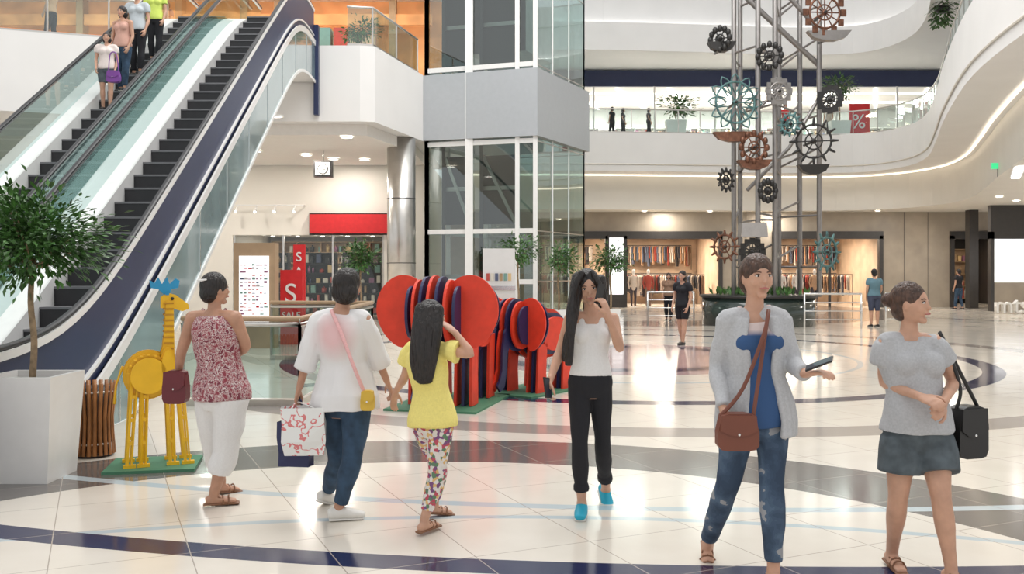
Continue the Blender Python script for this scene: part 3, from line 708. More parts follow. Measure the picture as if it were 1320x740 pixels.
# ------------------------------------------------------------------ elephant sculptures
def elephant(px,Y,yaw,sc,ears=1.0):
    mb=MB(); o=V((px-660)/F*Y,Y,0); R=Matrix.Rotation(yaw,3,'Z'); xa=R@V(1,0,0)*sc; ya=R@V(0,1,0)*sc; za=UP*sc
    def q(x,y,z): return o+xa*x+ya*y+za*z
    mb.rbx(o+ya*.1+V(0,0,.012),(1.15*sc,1.7*sc,.024),green,yaw)
    n=9
    for i in range(n):
        x=(i-(n-1)/2)*.098; t=math.sqrt(max(.05,1-(x/.50)**2))
        face=red if i%2==0 else navyd; edge=red if i%2==0 else navyd
        if i%2==1: t*=.96
        mb.plate(circ(.22,1.0,.62*t,.46*t,36,2.3),q(x,0,0),ya,za,.035*sc,face,edge)
        if abs(x)<.36:
            h=math.sqrt(max(.1,1-(x/.42)**2))
            mb.plate(circ(-.50,1.17,.33*h,.45*h,32,2.2),q(x,0,0),ya,za,.035*sc,face,edge)
        if abs(x)<.12:
            poly=[(-.70,1.30),(-.86,1.05),(-.92,.75),(-.93,.45),(-.99,.28),(-1.06,.20),(-.98,.10),(-.86,.18),(-.80,.42),(-.78,.72),(-.66,.90),(-.5,.95)]
            mb.plate(poly,q(x,0,0),ya,za,.04*sc,face,edge)
        if .12<abs(x)<.42:
            for y0 in (-.30,.48):
                mb.plate([(y0,.85),(y0-.03,.4),(y0-.05,.03),(y0+.24,.03),(y0+.22,.4),(y0+.26,.85)],q(x,0,0),ya,za,.035*sc,face,edge)
    for sg in (-1,1):
        ear=[(sg*(.17+.0),1.50),(sg*.30,1.60),(sg*.48,1.62),(sg*.64,1.53),(sg*.75,1.36),(sg*.77,1.14),(sg*.69,.93),(sg*.56,.79),(sg*.43,.74),(sg*.34,.82),(sg*.27,.95),(sg*.18,1.02)]
        ear=[tuple(v) for v in crom([V(*e) for e in ear],4)]
        for dy,m in ((-.46,red),(-.38,navyd)):
            k_=1 if m is red else .93
            mb.plate([(u*ears if abs(u)>.2 else u,(w-1.15)*k_+1.15) for u,w in ear],q(0,dy,0),xa.normalized()*sc,za,.03*sc,m)
    mb.tube([q(0,.82,1.15),q(0,.92,.95),q(0,.93,.65)],[.03,.02,.03],red,6)
    mb.obj('elephant_sculpture')
elephant(578,11.6,math.radians(-14),.99)
elephant(682,12.8,math.radians(-36),.80,.85)
# ------------------------------------------------------------------ kinetic sculpture
def kinetic():
    par=empty('kinetic_tower_sculpture',((1000-660)/F*29,29,0)); cx,cy=par.location.x,29
    mb=MB(); mb.cyl((cx-.55,cy,0),1.72,.85,mat('dark_green_stone',(.03,.045,.04),.15,coat=.5),40); mb.cyl((cx-.55,cy,.85),1.78,.08,dark,40)
    for i in range(150):
        th=random.random()*6.28; rr=random.random()*1.5; p=V(cx-.55+math.cos(th)*rr,cy+math.sin(th)*rr,.93); d=V(random.gauss(0,.4),random.gauss(0,.4),1).normalized(); sd=d.cross(V(0,1,0)).normalized()
        mb.add([p,p+d*.12+sd*.05,p+d*.28,p+d*.12-sd*.05],[(0,1,2,3)],leafm)
    mb.obj('plinth',parent=par)
    mb=MB(); poles=[]
    for px,dy in ((946,-.2),(954,.7),(977,-1.2),(999,-1.0),(1004,1.1),(1031,.9),(1056,-.1)):
        Y=cy+dy; x=(px-660)/F*Y; poles.append((x,Y)); mb.tube([(x,Y,.9),(x,Y,14)],.08,pewter,10)
    for z in (1.6,3.0,4.6,6.3,8.0,9.7,11.3):
        for i in range(len(poles)):
            for j in (i+1,i+2):
                if j<len(poles) and random.random()<.75: mb.tube([(*poles[i],z+.2*(j-i)),(*poles[j],z+.2*(j-i)+random.choice((0,0,.5)))],.035,pewter,6)
    mb.tube([(poles[0][0],cy,10.6),(poles[3][0],cy,9.6),(poles[6][0],cy,8.1)],.09,pewter,8); mb.tube([(poles[1][0],cy,11.5),(poles[4][0],cy,10.2),(poles[6][0],cy,9.2)],.07,pewter,8)
    mb.tube([(poles[2][0],cy,4.2),(poles[4][0],cy,5.5),(poles[6][0],cy,7.0)],.06,pewter,8)
    mb.obj('frame',parent=par)
    def wheel(px,py,rp,m,kind,dy=-1.4,sq=1.0,yaw=None):
        rp*=.88
        Y=cy+dy; c=P(px,py,Y); r=rp/F*Y; w=MB(); n=12
        yaw=random.uniform(-.8,.8) if yaw is None else yaw; ua=V(math.cos(yaw),math.sin(yaw),0)*sq; 
        def a(t,rr): return c+ua*(math.cos(t)*rr)+UP*(math.sin(t)*rr)
        w.tube([a(i*.2618,r*.72) for i in range(24)],.035,m,6,closed=True)
        if kind!='flower': w.tube([a(i*.2618,r*.35) for i in range(24)],.025,m,6,closed=True)
        for i in range(n):
            t=i*2*math.pi/n
            if i%2==0 or kind=='paddle': w.tube([c,a(t,r*.75)],.02,m,5)
            if kind=='paddle': w.plate([(-.08,-.10),(.08,-.10),(.08,.10),(-.08,.10)],a(t,r*.9),ua.normalized(),UP,.05,m)
            elif kind=='gear': w.tube([a(t,r*.7),a(t,r)],[.055,.03],m,5)
            elif kind=='flower':
                pts=[a(t+s*.26*math.sin(math.pi*q),r*(.3+.7*q)) for s in (-1,1) for q in ((0,.3,.6,.85,1) if s<0 else (.85,.6,.3))]
                w.tube(pts,.026,m,5,closed=True)
            elif kind=='cup' : w.ell(a(t,r*.85),(.08,.08,.11),m,nu=8,nv=5)
        w.tube([c-V(0,.12,0),c+V(0,.9,0)],.045,dark,8); w.ell(c,(.09,.06,.09),m,nu=10,nv=6)
        w.obj('wheel',parent=par)
    wheel(948,132,42,verd,'flower',yaw=.2); wheel(1063,16,32,copper,'paddle',yaw=.1); wheel(1049,182,34,dark,'gear',yaw=-.3)
    for a in [(992,72,20,dark,'cup'),(972,190,24,copper,'cup'),(936,232,18,dark,'gear'),(934,318,24,copper,'gear'),(1066,325,30,verd,'gear'),(990,246,16,dark,'cup'),(1004,118,18,pewter,'paddle'),(1018,160,18,verd,'gear'),(928,50,18,dark,'cup'),(1070,128,18,dark,'paddle'),(970,325,18,dark,'paddle')]: wheel(*a)
    for px,py,wd,m in ((945,176,26,copper),(972,212,22,copper),(1048,218,20,dark),(1068,46,28,pewter),(930,60,18,dark)):
        c=P(px,py,cy-1.3); L=wd/F*28; w=MB()
        w.plate([(-L,.12),(-L*.7,-.08),(-L*.2,-.16),(L*.3,-.16),(L*.75,-.06),(L,.14)],c,V(1,0,0),UP,.25,m); w.tube([c+V(0,0,-.1),c+V(0,.9,0)],.04,dark,6); w.obj('boat_scoop',parent=par)
    c=P(970,297,cy-1.3); w=MB(); w.plate([(-.4,-.2),(.4,-.2),(.36,.22),(-.36,.22)],c,V(1,0,0),UP,.5,mat('pale_metal',(.4,.38,.37),.4,.4)); w.tube([c,c+V(0,.9,0)],.04,dark,6); w.obj('box_scoop',parent=par)
kinetic()
def lowrail(x0,x1,y0,y1,name='steel_barrier'):
    mb=MB()
    for z in (1.0,.75,.5,.25): mb.tube([(x0,y0,z),(x1,y1,z)],.03 if z==1 else .015,chrome,8)
    n=max(2,int(abs(x1-x0)/1.1)+1)
    for i in range(n):
        t=i/(n-1); mb.cyl((x0+(x1-x0)*t,y0+(y1-y0)*t,0),.03,1.0,chrome,8)
    mb.obj(name)
lowrail(4.3,5.7,29.5,29.2); lowrail(8.5,10.15,27.05,27.05); lowrail(11.0,11.6,27.4,27.8)
# ------------------------------------------------------------------ people
def lerpl(xs,ys,t):
    for i in range(len(xs)-1):
        if t<=xs[i+1]: 
            q=(t-xs[i])/(xs[i+1]-xs[i]); return ys[i]+(ys[i+1]-ys[i])*max(0,q)
    return ys[-1]
def limb(j,xs,ys,u0,u1,infl=0,n=10,k=1):
    def pos(u):
        if u<=1: p=j[0].lerp(j[1],u)
        else: p=j[1].lerp(j[2],u-1)
        d=abs(u-1)
        if d<.15:
            a=j[1].lerp(j[0],.15); b=j[1].lerp(j[2],.15); t=(u-.85)/.3
            p=(a*(1-t)**2+j[1]*2*t*(1-t)+b*t*t)
        return p
    us=[u0+(u1-u0)*i/n for i in range(n+1)]
    return [pos(u) for u in us],[lerpl(xs,ys,u)*k+infl for u in us]
LX=[0,.25,.5,.9,1.05,1.35,1.7,2]; LY=[.090,.086,.075,.056,.052,.056,.040,.034]
AX=[0,.15,.5,.95,1.2,1.6,2]; AY=[.048,.046,.040,.034,.036,.028,.023]
TT=[-.14,-.05,.08,.25,.42,.6,.75,.86,.94,1.0]
TW=[.11,.150,.166,.146,.120,.132,.144,.134,.088,.052]; TD_=[.09,.110,.116,.098,.086,.096,.098,.082,.064,.050]
def hand(mb,w,d,n,t,s,m,curl=.6):
    d=d.normalized(); n=(n-d*n.dot(d)); n=n.normalized() if n.length>.01 else d.cross(UP).normalized()
    t2=d.cross(n); 
    if t2.dot(t)<0: t2=-t2
    mb.tube([w-d*.02*s,w+d*.02*s,w+d*.055*s,w+d*.088*s],[(.026*s,.020*s),(.034*s,.018*s),(.041*s,.016*s),(.038*s,.013*s)],m,10,ref=t2)
    for i,(o,L) in enumerate(((.030,.072),(.011,.080),(-.009,.074),(-.028,.058))):
        p=w+(d*.082+t2*o)*s; pts=[p]; a=curl*.35; 
        for seg,f in ((.45,1),(.31,1.3),(.24,1.5)):
            dd=(d*math.cos(a)+n*math.sin(a)+t2*o*1.6).normalized(); pts.append(pts[-1]+dd*L*seg*s); a+=curl*f*.75
        mb.tube(pts,[.0095*s,.009*s,.0085*s,.0075*s],m,7)
    p=w+(d*.025+t2*.028)*s; q=p+(d*.035+t2*.03+n*.012)*s; mb.tube([p,q,q+(d*.028+t2*.008+n*.014)*s,q+(d*.045+n*.022)*s],[.013*s,.0115*s,.010*s,.008*s],m,7)
def person(name,J,f,hf=None,hup=None,s=1.0,k=1.0,lk=None,skin=skinm,top=None,over=None,bottom=None,shoes=None,hair=None,vox=.008,nA=None,nB=None,curl=.7):
    f=Vector((f[0],f[1],0)).normalized(); hf=Vector(hf).normalized() if hf else f.copy(); lk=lk or k
    par=empty(name,((J['aA'].x+J['aB'].x)/2,(J['aA'].y+J['aB'].y)/2,J.get('floor',0)))
    Pv=(J['hA']+J['hB'])/2; N=J['n']; ax=(N-Pv); L=ax.length; axn=ax.normalized()
    ra=(J['hB']-J['hA']); rb=(J['sB']-J['sA'])
    rr=(ra.normalized()+rb.normalized()); rr=rr.normalized()
    def torso(mb,t0,t1,infl,m,flare=0,kk=1.0,n=12):
        pts=[];rad=[]
        for i in range(n+1):
            t=t0+(t1-t0)*i/n; p=Pv+ax*t
            p+= f*(.012*math.sin(max(0,t)*6.2))*s
            fl=flare*max(0,(.45-t)); pts.append(p)
            w=lerpl(TT,TW,t)*k*s*kk+infl+fl; d=lerpl(TT,TD_,t)*k*s*kk+infl+fl
            rad.append((w,d))
        mb.tube(pts,rad,m,20,ref=rr,rnd=False)
    hu=(Vector(hup) if hup else UP.copy()); hf=(hf-hu*hf.dot(hu)).normalized(); hr=hf.cross(hu).normalized(); H=J['h']
    LR=[a*s*(lk if i<4 else (1+lk)/2) for i,a in enumerate(LY)]
    body=MB(); m=skin
    torso(body,-.14,1.0,0,m)
    for sg in (-1,1): body.ell(Pv+ax*.70+f*.068*s*k+rr*sg*.062*s,(.055*s*k,.045*s*k,.055*s*k),m)
    for q in ('A','B'):
        body.tube([N-axn*.045*s,J['s'+q].lerp(N,.4)-axn*.012,J['s'+q]-axn*.004],[.043*s,.046*s,.046*s*k],m,10)
        p,rd=limb([J['s'+q],J['e'+q],J['w'+q]],AX,[a*s*(k if i<4 else 1) for i,a in enumerate(AY)],0,2); body.tube(p,rd,m,12)
        p,rd=limb([J['h'+q],J['k'+q],J['a'+q]],LX,LR,0,2,n=14); body.tube(p,rd,m,14)
    body.tube([N-axn*.03*s,N+(H-N)*.35,H-hu*.04*s-hf*.015*s],[.054*s,.045*s,.050*s],m,12)
    def hs(a,b,d):
        if d<0:
            tt=-d; a*=1-.26*tt*tt; 
            if b>0: b*=1-.08*tt
            else: b*=1-.45*tt
        return a,b,d
    body.ell(H,(.075*s,.095*s,.114*s),m,ax=(hr,hf,hu),nu=20,nv=14,fn=hs)
    body.ell(H+hf*.066*s-hu*.090*s,(.026*s,.024*s,.020*s),m,ax=(hr,hf,hu))
    for sg in (-1,1): body.ell(H+hf*.058*s-hu*.026*s+hr*sg*.036*s,(.024*s,.022*s,.024*s),m,ax=(hr,hf,hu))
    body.tube([H+hf*.086*s+hu*.016*s,H+hf*.096*s-hu*.008*s,H+hf*.103*s-hu*.024*s],[.008*s,.009*s,.012*s],m,8)
    for sg in (-1,1): body.ell(H+hr*sg*.076*s-hu*.005*s,(.009*s,.018*s,.030*s),m,ax=(hr,hf,hu))
    body.tube([H+hf*.090*s-hu*.052*s-hr*.018*s,H+hf*.096*s-hu*.050*s,H+hf*.090*s-hu*.052*s+hr*.018*s],.009*s,m,6)
    for q,nv in (('A',nA),('B',nB)):
        d=J['d'+q] if 'd'+q in J else (J['w'+q]-J['e'+q]); nv=Vector(nv) if nv else (Pv-J['w'+q])*1.0+f*.05
        hand(body,J['w'+q],d,nv,f if abs(d.normalized().dot(f))<.8 else UP,s,m,curl)
    fd={}
    for q in ('A','B'):
        d=Vector(J['t'+q]).normalized() if 't'+q in J else f
        sd=d.cross(UP).normalized(); dn=d.cross(sd).normalized(); 
        if dn.z>0: dn=-dn
        fd[q]=(d,dn,sd); a=J['a'+q]
        body.tube([a+dn*.05*s-d*.045*s,a+dn*.045*s+d*.01*s,a+dn*.055*s+d*.08*s,a+dn*.066*s+d*.145*s],[(.030*s,.030*s),(.034*s,.036*s),(.038*s,.025*s),(.034*s,.016*s)],m,10,ref=sd)
        body.tube([a,a+dn*.04*s],[.036*s,.036*s],m,10)
    blob(body,'body',skin,vox*.85,par,sm=2)
    def garment(spec,nm):
        g=MB(); inf=spec.get('infl',.014); m_=spec['mat']
        torso(g,spec.get('t0',.05),spec.get('t1',.93),inf,m_,spec.get('flare',0),n=14)
        if spec.get('bust',True):
            for sg in (-1,1): g.ell(Pv+ax*.70+f*.068*s*k+rr*sg*.062*s,(.055*s*k+inf,.045*s*k+inf,.055*s*k+inf),m_)
        sl=spec.get('sleeve',0); si=spec.get('si',inf)
        for q in ('A','B'):
            if sl>0:
                g.tube([N-axn*.058*s,J['s'+q].lerp(N,.4)-axn*.018,J['s'+q]-axn*.006],[.043*s+si*.6,.046*s+si*.6,.046*s*k+si*.7],m_,10)
                p,rd=limb([J['s'+q],J['e'+q],J['w'+q]],AX,[a*s*(k if i<4 else 1) for i,a in enumerate(AY)],0,sl)
                sf=spec.get('slf',0); rd=[x+si*(.55+.45*min(1,i/3))+sf*i/len(rd) for i,x in enumerate(rd)]
                g.tube(p,rd,m_,12,rnd=False)
            else:
                sh=J['s'+q].lerp(N,.45); g.tube([Pv+ax*.78+(sh-(Pv+ax*.95))*.75+f*.055*s,sh+UP*.045*s-axn*.01,Pv+ax*.78+(sh-(Pv+ax*.95))*.75-f*.06*s],[.028*s,.018*s,.028*s],m_,8)
        blob(g,nm,m_,spec.get('vox',vox),par,sm=2,disp=spec.get('disp',.018))
    if top: garment(top,'top')
    if bottom:
        g=MB(); inf=bottom.get('infl',.012); m_=bottom['mat']
        torso(g,-.13,bottom.get('t1',.14),inf,m_,n=8)
        for q in ('A','B'):
            p,rd=limb([J['h'+q],J['k'+q],J['a'+q]],LX,LR,0,bottom.get('len',1.93),infl=inf,n=16)
            fl=bottom.get('flare',0); rd=[x+fl*i/16 for i,x in enumerate(rd)]
            g.tube(p,rd,m_,14,rnd=False)
            if bottom.get('cuff'): g.tube([p[-2],p[-1]],rd[-1]+.012,m_,12,rnd=False)
        blob(g,'trousers',m_,vox,par,sm=2,disp=bottom.get('disp',.014))
    if over:
        g=MB(); inf=over.get('infl',.018); m_=over['mat']
        for sg in (-1,1):
            for ang in (30,42,55,70,90,110,135,158,180):
                a=math.radians(ang); pts=[];rad=[]
                for i in range(9):
                    t=over.get('t0',-.2)+(.9-over.get('t0',-.2))*i/8; w=lerpl(TT,TW,max(-.05,t))*k*s+inf; d=lerpl(TT,TD_,max(-.05,t))*k*s+inf
                    fl=.06*max(0,.5-t)
                    pts.append(Pv+ax*t+rr*sg*math.sin(a)*(w+fl)+f*math.cos(a)*(d+fl)); rad.append(.020)
                g.tube(pts,rad,m_,8)
        for q in ('A','B'):
            g.tube([N-axn*.055*s,J['s'+q].lerp(N,.4)-axn*.012,J['s'+q]-axn*.006],[.046*s+inf*.6,.048*s+inf*.6,.048*s+inf*.7],m_,10)
            p,rd=limb([J['s'+q],J['e'+q],J['w'+q]],AX,[x*s for x in AY],0,over.get('sleeve',1.85),infl=inf*.8); g.tube(p,rd,m_,12,rnd=False)
        blob(g,'cardigan',m_,vox,par,sm=3,disp=.02)
    if shoes:
        g=MB(); m_=shoes['mat']; kind=shoes.get('kind','shoe')
        for q in ('A','B'):
            d,dn,sd=fd[q]; a=J['a'+q]
            if kind=='shoe':
                g.tube([a+dn*.045*s-d*.052*s,a+dn*.040*s+d*.01*s,a+dn*.052*s+d*.085*s,a+dn*.062*s+d*.16*s],[(.038*s,.040*s),(.042*s,.045*s),(.046*s,.034*s),(.038*s,.022*s)],m_,12,ref=sd)
            else:
                g.tube([a+dn*.078*s-d*.07*s,a+dn*.078*s+d*.03*s,a+dn*.080*s+d*.17*s],[(.036*s,.012*s),(.036*s,.012*s),(.044*s,.012*s)],m_,12,ref=sd)
                for e,w in ((.06,.044),(.10,.046)):
                    g.tube([a+dn*.075*s+d*e*s+sd*w*s,a+dn*.028*s+d*e*s+sd*w*.5*s,a+dn*.022*s+d*e*s,a+dn*.028*s+d*e*s-sd*w*.5*s,a+dn*.075*s+d*e*s-sd*w*s],.008*s,m_,6)
                g.tube([a+d*.04*s+dn*.03*s+sd*.03*s,a-d*.045*s+dn*.02*s,a+d*.04*s+dn*.03*s-sd*.03*s],.008*s,m_,6)
        blob(g,'shoes',m_,.007,par,sm=2)
        if kind=='shoe':
            g=MB()
            for q in ('A','B'):
                d,dn,sd=fd[q]; a=J['a'+q]; g.tube([a+dn*.082*s-d*.06*s,a+dn*.082*s+d*.05*s,a+dn*.084*s+d*.155*s],[(.038*s,.010*s),(.040*s,.010*s),(.040*s,.010*s)],shoew,12,ref=sd)
                for e in (.03,.055,.08): g.tube([a+dn*(.012+e*.3)*s+d*e*s+sd*.02*s,a+dn*(.006+e*.3)*s+d*(e+.005)*s,a+dn*(.012+e*.3)*s+d*e*s-sd*.02*s],.004*s,shoew,5)
            g.obj('soles',parent=par)
    e=MB()
    for sg in (-1,1):
        c=H+hf*.0785*s+hr*sg*.031*s+hu*.010*s; e.ell(c,(.013*s,.0115*s,.0065*s),eyew,ax=(hr,hf,hu)); e.ell(c+hf*.0078*s,(.006*s,.0055*s,.0058*s),eyed,ax=(hr,hf,hu),nu=8,nv=6)
        e.tube([H+hf*.088*s+hr*sg*.016*s+hu*.028*s,H+hf*.086*s+hr*sg*.034*s+hu*.033*s,H+hf*.075*s+hr*sg*.050*s+hu*.028*s],.0030*s,hairb,5)
        e.tube([H+hf*.087*s+hr*sg*.018*s+hu*.0155*s,H+hf*.087*s+hr*sg*.032*s+hu*.0185*s,H+hf*.078*s+hr*sg*.046*s+hu*.0135*s],.0025*s,eyed,5)
    e.tube([H+hf*.091*s-hu*.055*s-hr*.022*s,H+hf*.102*s-hu*.052*s,H+hf*.091*s-hu*.055*s+hr*.022*s],[.004*s,.0065*s,.004*s],lipm,6)
    e.obj('face_features',parent=par)
    if hair:
        g=MB(); hm=hair.get('mat',hairm); st=hair.get('style','cap')
        g.ell(H-hf*.014*s+hu*.030*s,(.087*s,.100*s,.100*s),hm,ax=(hr,hf,hu),nu=20,nv=14)
        g.ell(H-hf*.048*s-hu*.022*s,(.080*s,.062*s,.080*s),hm,ax=(hr,hf,hu),nu=18,nv=12)
        if st=='bob':
            g.ell(H-hf*.030*s-hu*.038*s,(.098*s,.080*s,.090*s),hm,ax=(hr,hf,hu),nu=18,nv=12)
        if st in('bun','tail'):
            g.ell(H-hf*.125*s+hu*.02*s,(.042*s,.042*s,.042*s),hm)
        for pts,rad in hair.get('strands',[]):
            n_=4*(len(pts)-1)
            g.tube(crom(pts,4),[tuple(rad[0][z]+(rad[1][z]-rad[0][z])*i/n_ for z in (0,1)) if isinstance(rad[0],tuple) else rad[0]+(rad[1]-rad[0])*i/n_ for i in range(n_+1)],hm,12)
        blob(g,'hair',hm,.008,par,sm=2,disp=.010)
    return par
def joints(Y0,**kw):
    J={}
    for k_,v in kw.items():
        if len(v)==2: v=(v[0],v[1],0)
        J[k_]=P(v[0],v[1],Y0+v[2])
    for q in ('A','B'):
        a=J['a'+q]
        if a.z<.15: a.z=.092
    return J
# --- woman in mottled top
J=joints(6.6,h=(277,373),n=(276,400),sA=(249,409,.09),eA=(233,455,.12),wA=(229,492,.22),sB=(302,409,-.09),eB=(318,447,-.02),wB=(300,462,.2),
  hA=(273,512,.05),kA=(278,580,.16),aA=(285,630,.30),hB=(298,512,-.05),kB=(291,580,-.05),aB=(276,638,-.05))
J['tA']=V(.7,.7,-.1);J['tB']=V(.95,.35,0)
w1=person('walking_woman',J,(.5,.87),hf=(.75,.66,0),s=.98,k=1.16,skin=skin2,top=dict(mat=mottled,infl=.030,t0=-.03,flare=.04,disp=.02),bottom=dict(mat=whitecl,infl=.022,len=1.55,disp=.022,flare=.012),shoes=dict(mat=sand,kind='sandal'),hair=dict(style='cap'))
g=MB(); c=J['h']+V(-.06,-.10,.065); g.tube([c-V(.03,0,0),c,c+V(.03,.005,.005)],[.006,.010,.006],whitem,6); g.obj('hair_clip',parent=w1)
def handbag(name,c,w,h,d,m,strap=None,parent=None,yaw=0):
    mb=MB(); c=Vector(c); R=Matrix.Rotation(yaw,3,'Z'); ua=R@V(1,0,0)
    poly=[(-w*.40,h*.45),(-w*.5,h*.0),(-w*.5,-h*.35),(-w*.42,-h*.47),(-w*.25,-h*.5),(w*.25,-h*.5),(w*.42,-h*.47),(w*.5,-h*.35),(w*.5,h*.0),(w*.40,h*.45),(w*.2,h*.5),(-w*.2,h*.5)]
    mb.plate(poly,c,ua,UP,d,m); mb.plate([(-w*.42,h*.46),(-w*.46,h*.05),(-w*.2,-h*.08),(0,-h*.11),(w*.2,-h*.08),(w*.46,h*.05),(w*.42,h*.46)],c-(R@V(0,d/2+.004,0)),ua,UP,.012,m)
    mb.ell(c-(R@V(0,d/2+.012,h*.05)),(.008,.006,.008),chrome,nu=8,nv=5)
    if strap: mb.tube(crom([c+ua*(-w*.4)+UP*h*.42]+[Vector(p) for p in strap]+[c+ua*(w*.4)+UP*h*.42],5),(.011,.006),m,6)
    return mb.obj(name,bevel=.014,parent=parent)
handbag('maroon_handbag',P(227,493,6.75)-V(0,0,.03),.17,.24,.10,maroon,[J['wA']+V(-.02,0,-.05),J['wA']+V(.04,.0,-.05)],parent=w1)
# --- woman in white shirt
J=joints(6.23,h=(448,369),n=(440,397),sA=(411,411,.05),eA=(397,458,.0),wA=(386,500,.03),sB=(469,411,-.05),eB=(484,455,.03),wB=(499,492,.12),
  hA=(430,520,.03),kA=(436,592,.12),aA=(423,640,.38),hB=(460,520,-.03),kB=(455,590,-.10),aB=(437,652,-.06))
J['tA']=V(.5,.7,-.35);J['tB']=V(.95,.25,0)
shirtm=tinted('white_pink_shirt',(.76,.745,.74),(.76,.50,.50),P(426,432,6.08),.06,.20)
w2=person('shopping_woman',J,(.25,.97),hf=(.5,.87,0),s=1.0,k=1.06,lk=.98,skin=skin2,top=dict(mat=shirtm,infl=.030,si=.022,t0=-.06,flare=.10,sleeve=1.4,slf=.022,disp=.024,bust=False),bottom=dict(mat=denim,infl=.014,len=1.92),shoes=dict(mat=shoew),hair=dict(style='bob'))
mb=MB(); mb.tube(crom([P(427,400,6.10),P(440,430,6.055),P(455,470,6.03),P(470,507,6.07)],5),(.012,.006),pinkish,6); mb.obj('bag_strap',parent=w2)
handbag('yellow_purse',P(474,516,6.04),.09,.13,.05,mat('yellow_leather',(.65,.42,.05),.5),parent=w2)
def carrier(c,w,h,d,m,hp,yaw=0,name='shopping_bag',parent=None):
    mb=MB(); c=Vector(c); R=Matrix.Rotation(yaw,3,'Z')
    def q(x,y,z): return c+R@V(x*w/2,y*d/2,z*h)
    vs=[q(x,y,z) for z,s_ in ((0,.92),(.3,1.03),(.65,1.02),(1,1)) for x,y in ((-s_,-s_),(0,-s_*1.25),(s_,-s_),(s_,s_*.8),(0,s_),(-s_,s_*.8))]
    vs=[v+V(random.uniform(-.01,.01),random.uniform(-.01,.01),0) for v in vs]
    mb.add(vs,[(5,4,3,2,1,0)]+[(k*6+i,k*6+(i+1)%6,k*6+6+(i+1)%6,k*6+6+i) for k in range(3) for i in range(6)],m)
    for y in (-1,.8): mb.tube(crom([q(-.5,y,1),Vector(hp)+V(-.015,0,-.01),Vector(hp)+V(.015,0,-.01),q(.5,y,1)],4),.005,m,6)
    mb.obj(name,parent=parent)
hp=J['wA']+V(-.01,.0,-.09)
carrier(P(391,585,6.12),.27,.31,.13,bagp,hp,.15,parent=w2); carrier(P(382,600,6.32),.22,.30,.10,navyd,hp+V(0,.04,0),-.2,parent=w2)
# --- girl
J=joints(5.91,h=(556,409),n=(549,442),sA=(531,450,.08),eA=(522,486,.14),wA=(510,505,.22),sB=(573,450,-.08),eB=(609,458,-.14),wB=(586,428,-.08),
  hA=(548,548,.04),kA=(566,606,.22),aA=(560,652,.36),hB=(568,548,-.04),kB=(564,612,-.02),aB=(547,668,-.06))
J['tA']=V(.9,.4,-.15); J['tB']=V(.5,.8,0); J['dB']=P(566,413,5.85)-J['wB']; J['dA']=V(-.2,.2,-.9)
person('walking_girl',J,(.6,.8),hf=(.85,.5,-.05),s=.87,k=.95,top=dict(mat=yellowcl,infl=.026,t0=-.01,flare=.05,sleeve=.5,slf=.02,disp=.022,bust=False),bottom=dict(mat=floral,infl=.010,len=1.8),shoes=dict(mat=sand,kind='sandal'),
  hair=dict(style='cap',strands=[([P(552,400,5.84),P(547,430,5.78),P(546,465,5.76),P(548,492,5.78)],((.085,.05),(.05,.02))),([P(545,398,5.86),P(538,430,5.80),P(534,465,5.79),P(537,488,5.8)],(.05,.018)),([P(562,400,5.84),P(562,430,5.77),P(560,460,5.76),P(556,485,5.78)],(.05,.018))]),nB=(-.7,.2,.3),curl=.5)
# --- woman in black trousers, facing us
J=joints(6.33,h=(758,371),n=(763,402,.03),sA=(735,410,.02),eA=(721,455,.03),wA=(709,490,-.10),sB=(790,410,.02),eB=(800,452,-.10),wB=(784,407,-.20),
  hA=(748,500,0),kA=(747,578,-.10),aA=(750,643,-.04),hB=(774,500,0),kB=(777,574,.02),aB=(781,622,.34))
J['tA']=V(-.15,-1,0);J['tB']=V(.15,-.75,-.55); J['dB']=P(775,380,6.13)-J['wB']; J['dA']=V(-.12,-.25,-.9)
hu=V(-.12,-.18,1).normalized()
w4=person('woman_on_phone',J,(-.05,-1),hf=(.05,-.93,-.38),hup=tuple(hu),s=1.0,k=.90,lk=.84,top=dict(mat=whitecl,infl=.010,t0=.17,t1=.84,sleeve=0,disp=.010),bottom=dict(mat=blackcl,infl=.007,len=1.78,t1=.24,cuff=True,disp=.008),shoes=dict(mat=shoeb),
  hair=dict(style='cap',strands=[([P(747,358,6.34),P(740,390,6.25),P(735,430,6.20),P(733,470,6.20)],((.055,.045),(.028,.02))),([P(744,362,6.38),P(735,400,6.36),P(730,440,6.33),P(728,465,6.30)],(.04,.018)),([P(772,360,6.38),P(777,385,6.42),P(778,405,6.44)],(.045,.03)),([P(750,352,6.25),P(742,368,6.235),P(738,392,6.22),P(738,430,6.19)],(.026,.022)),([P(762,351,6.27),P(772,366,6.25),P(776,385,6.30)],(.022,.018))]),
  nA=(.6,.1,0),nB=(-.6,.4,.1),curl=.9)
def phone(name,c,d,n,m=black,parent=None):
    mb=MB(); d=Vector(d).normalized(); n=Vector(n); n=(n-d*n.dot(d)).normalized(); sd=d.cross(n)
    M=Matrix((sd,d,n)).transposed(); mb.rbx(c,(.068,.14,.009),m,M=M); mb.rbx(Vector(c)+n*.0052,(.062,.125,.001),mat('screen_glass',(.03,.035,.05),.1),M=M); mb.obj(name,bevel=.003,parent=parent)
phone('wallet_phone',P(706,500,6.17),(0.1,-.3,-.9),(.7,-.6,0),parent=w4)
phone('smartphone',P(773,379,6.155),(.25,.1,1),(-.75,.65,0),parent=w4)
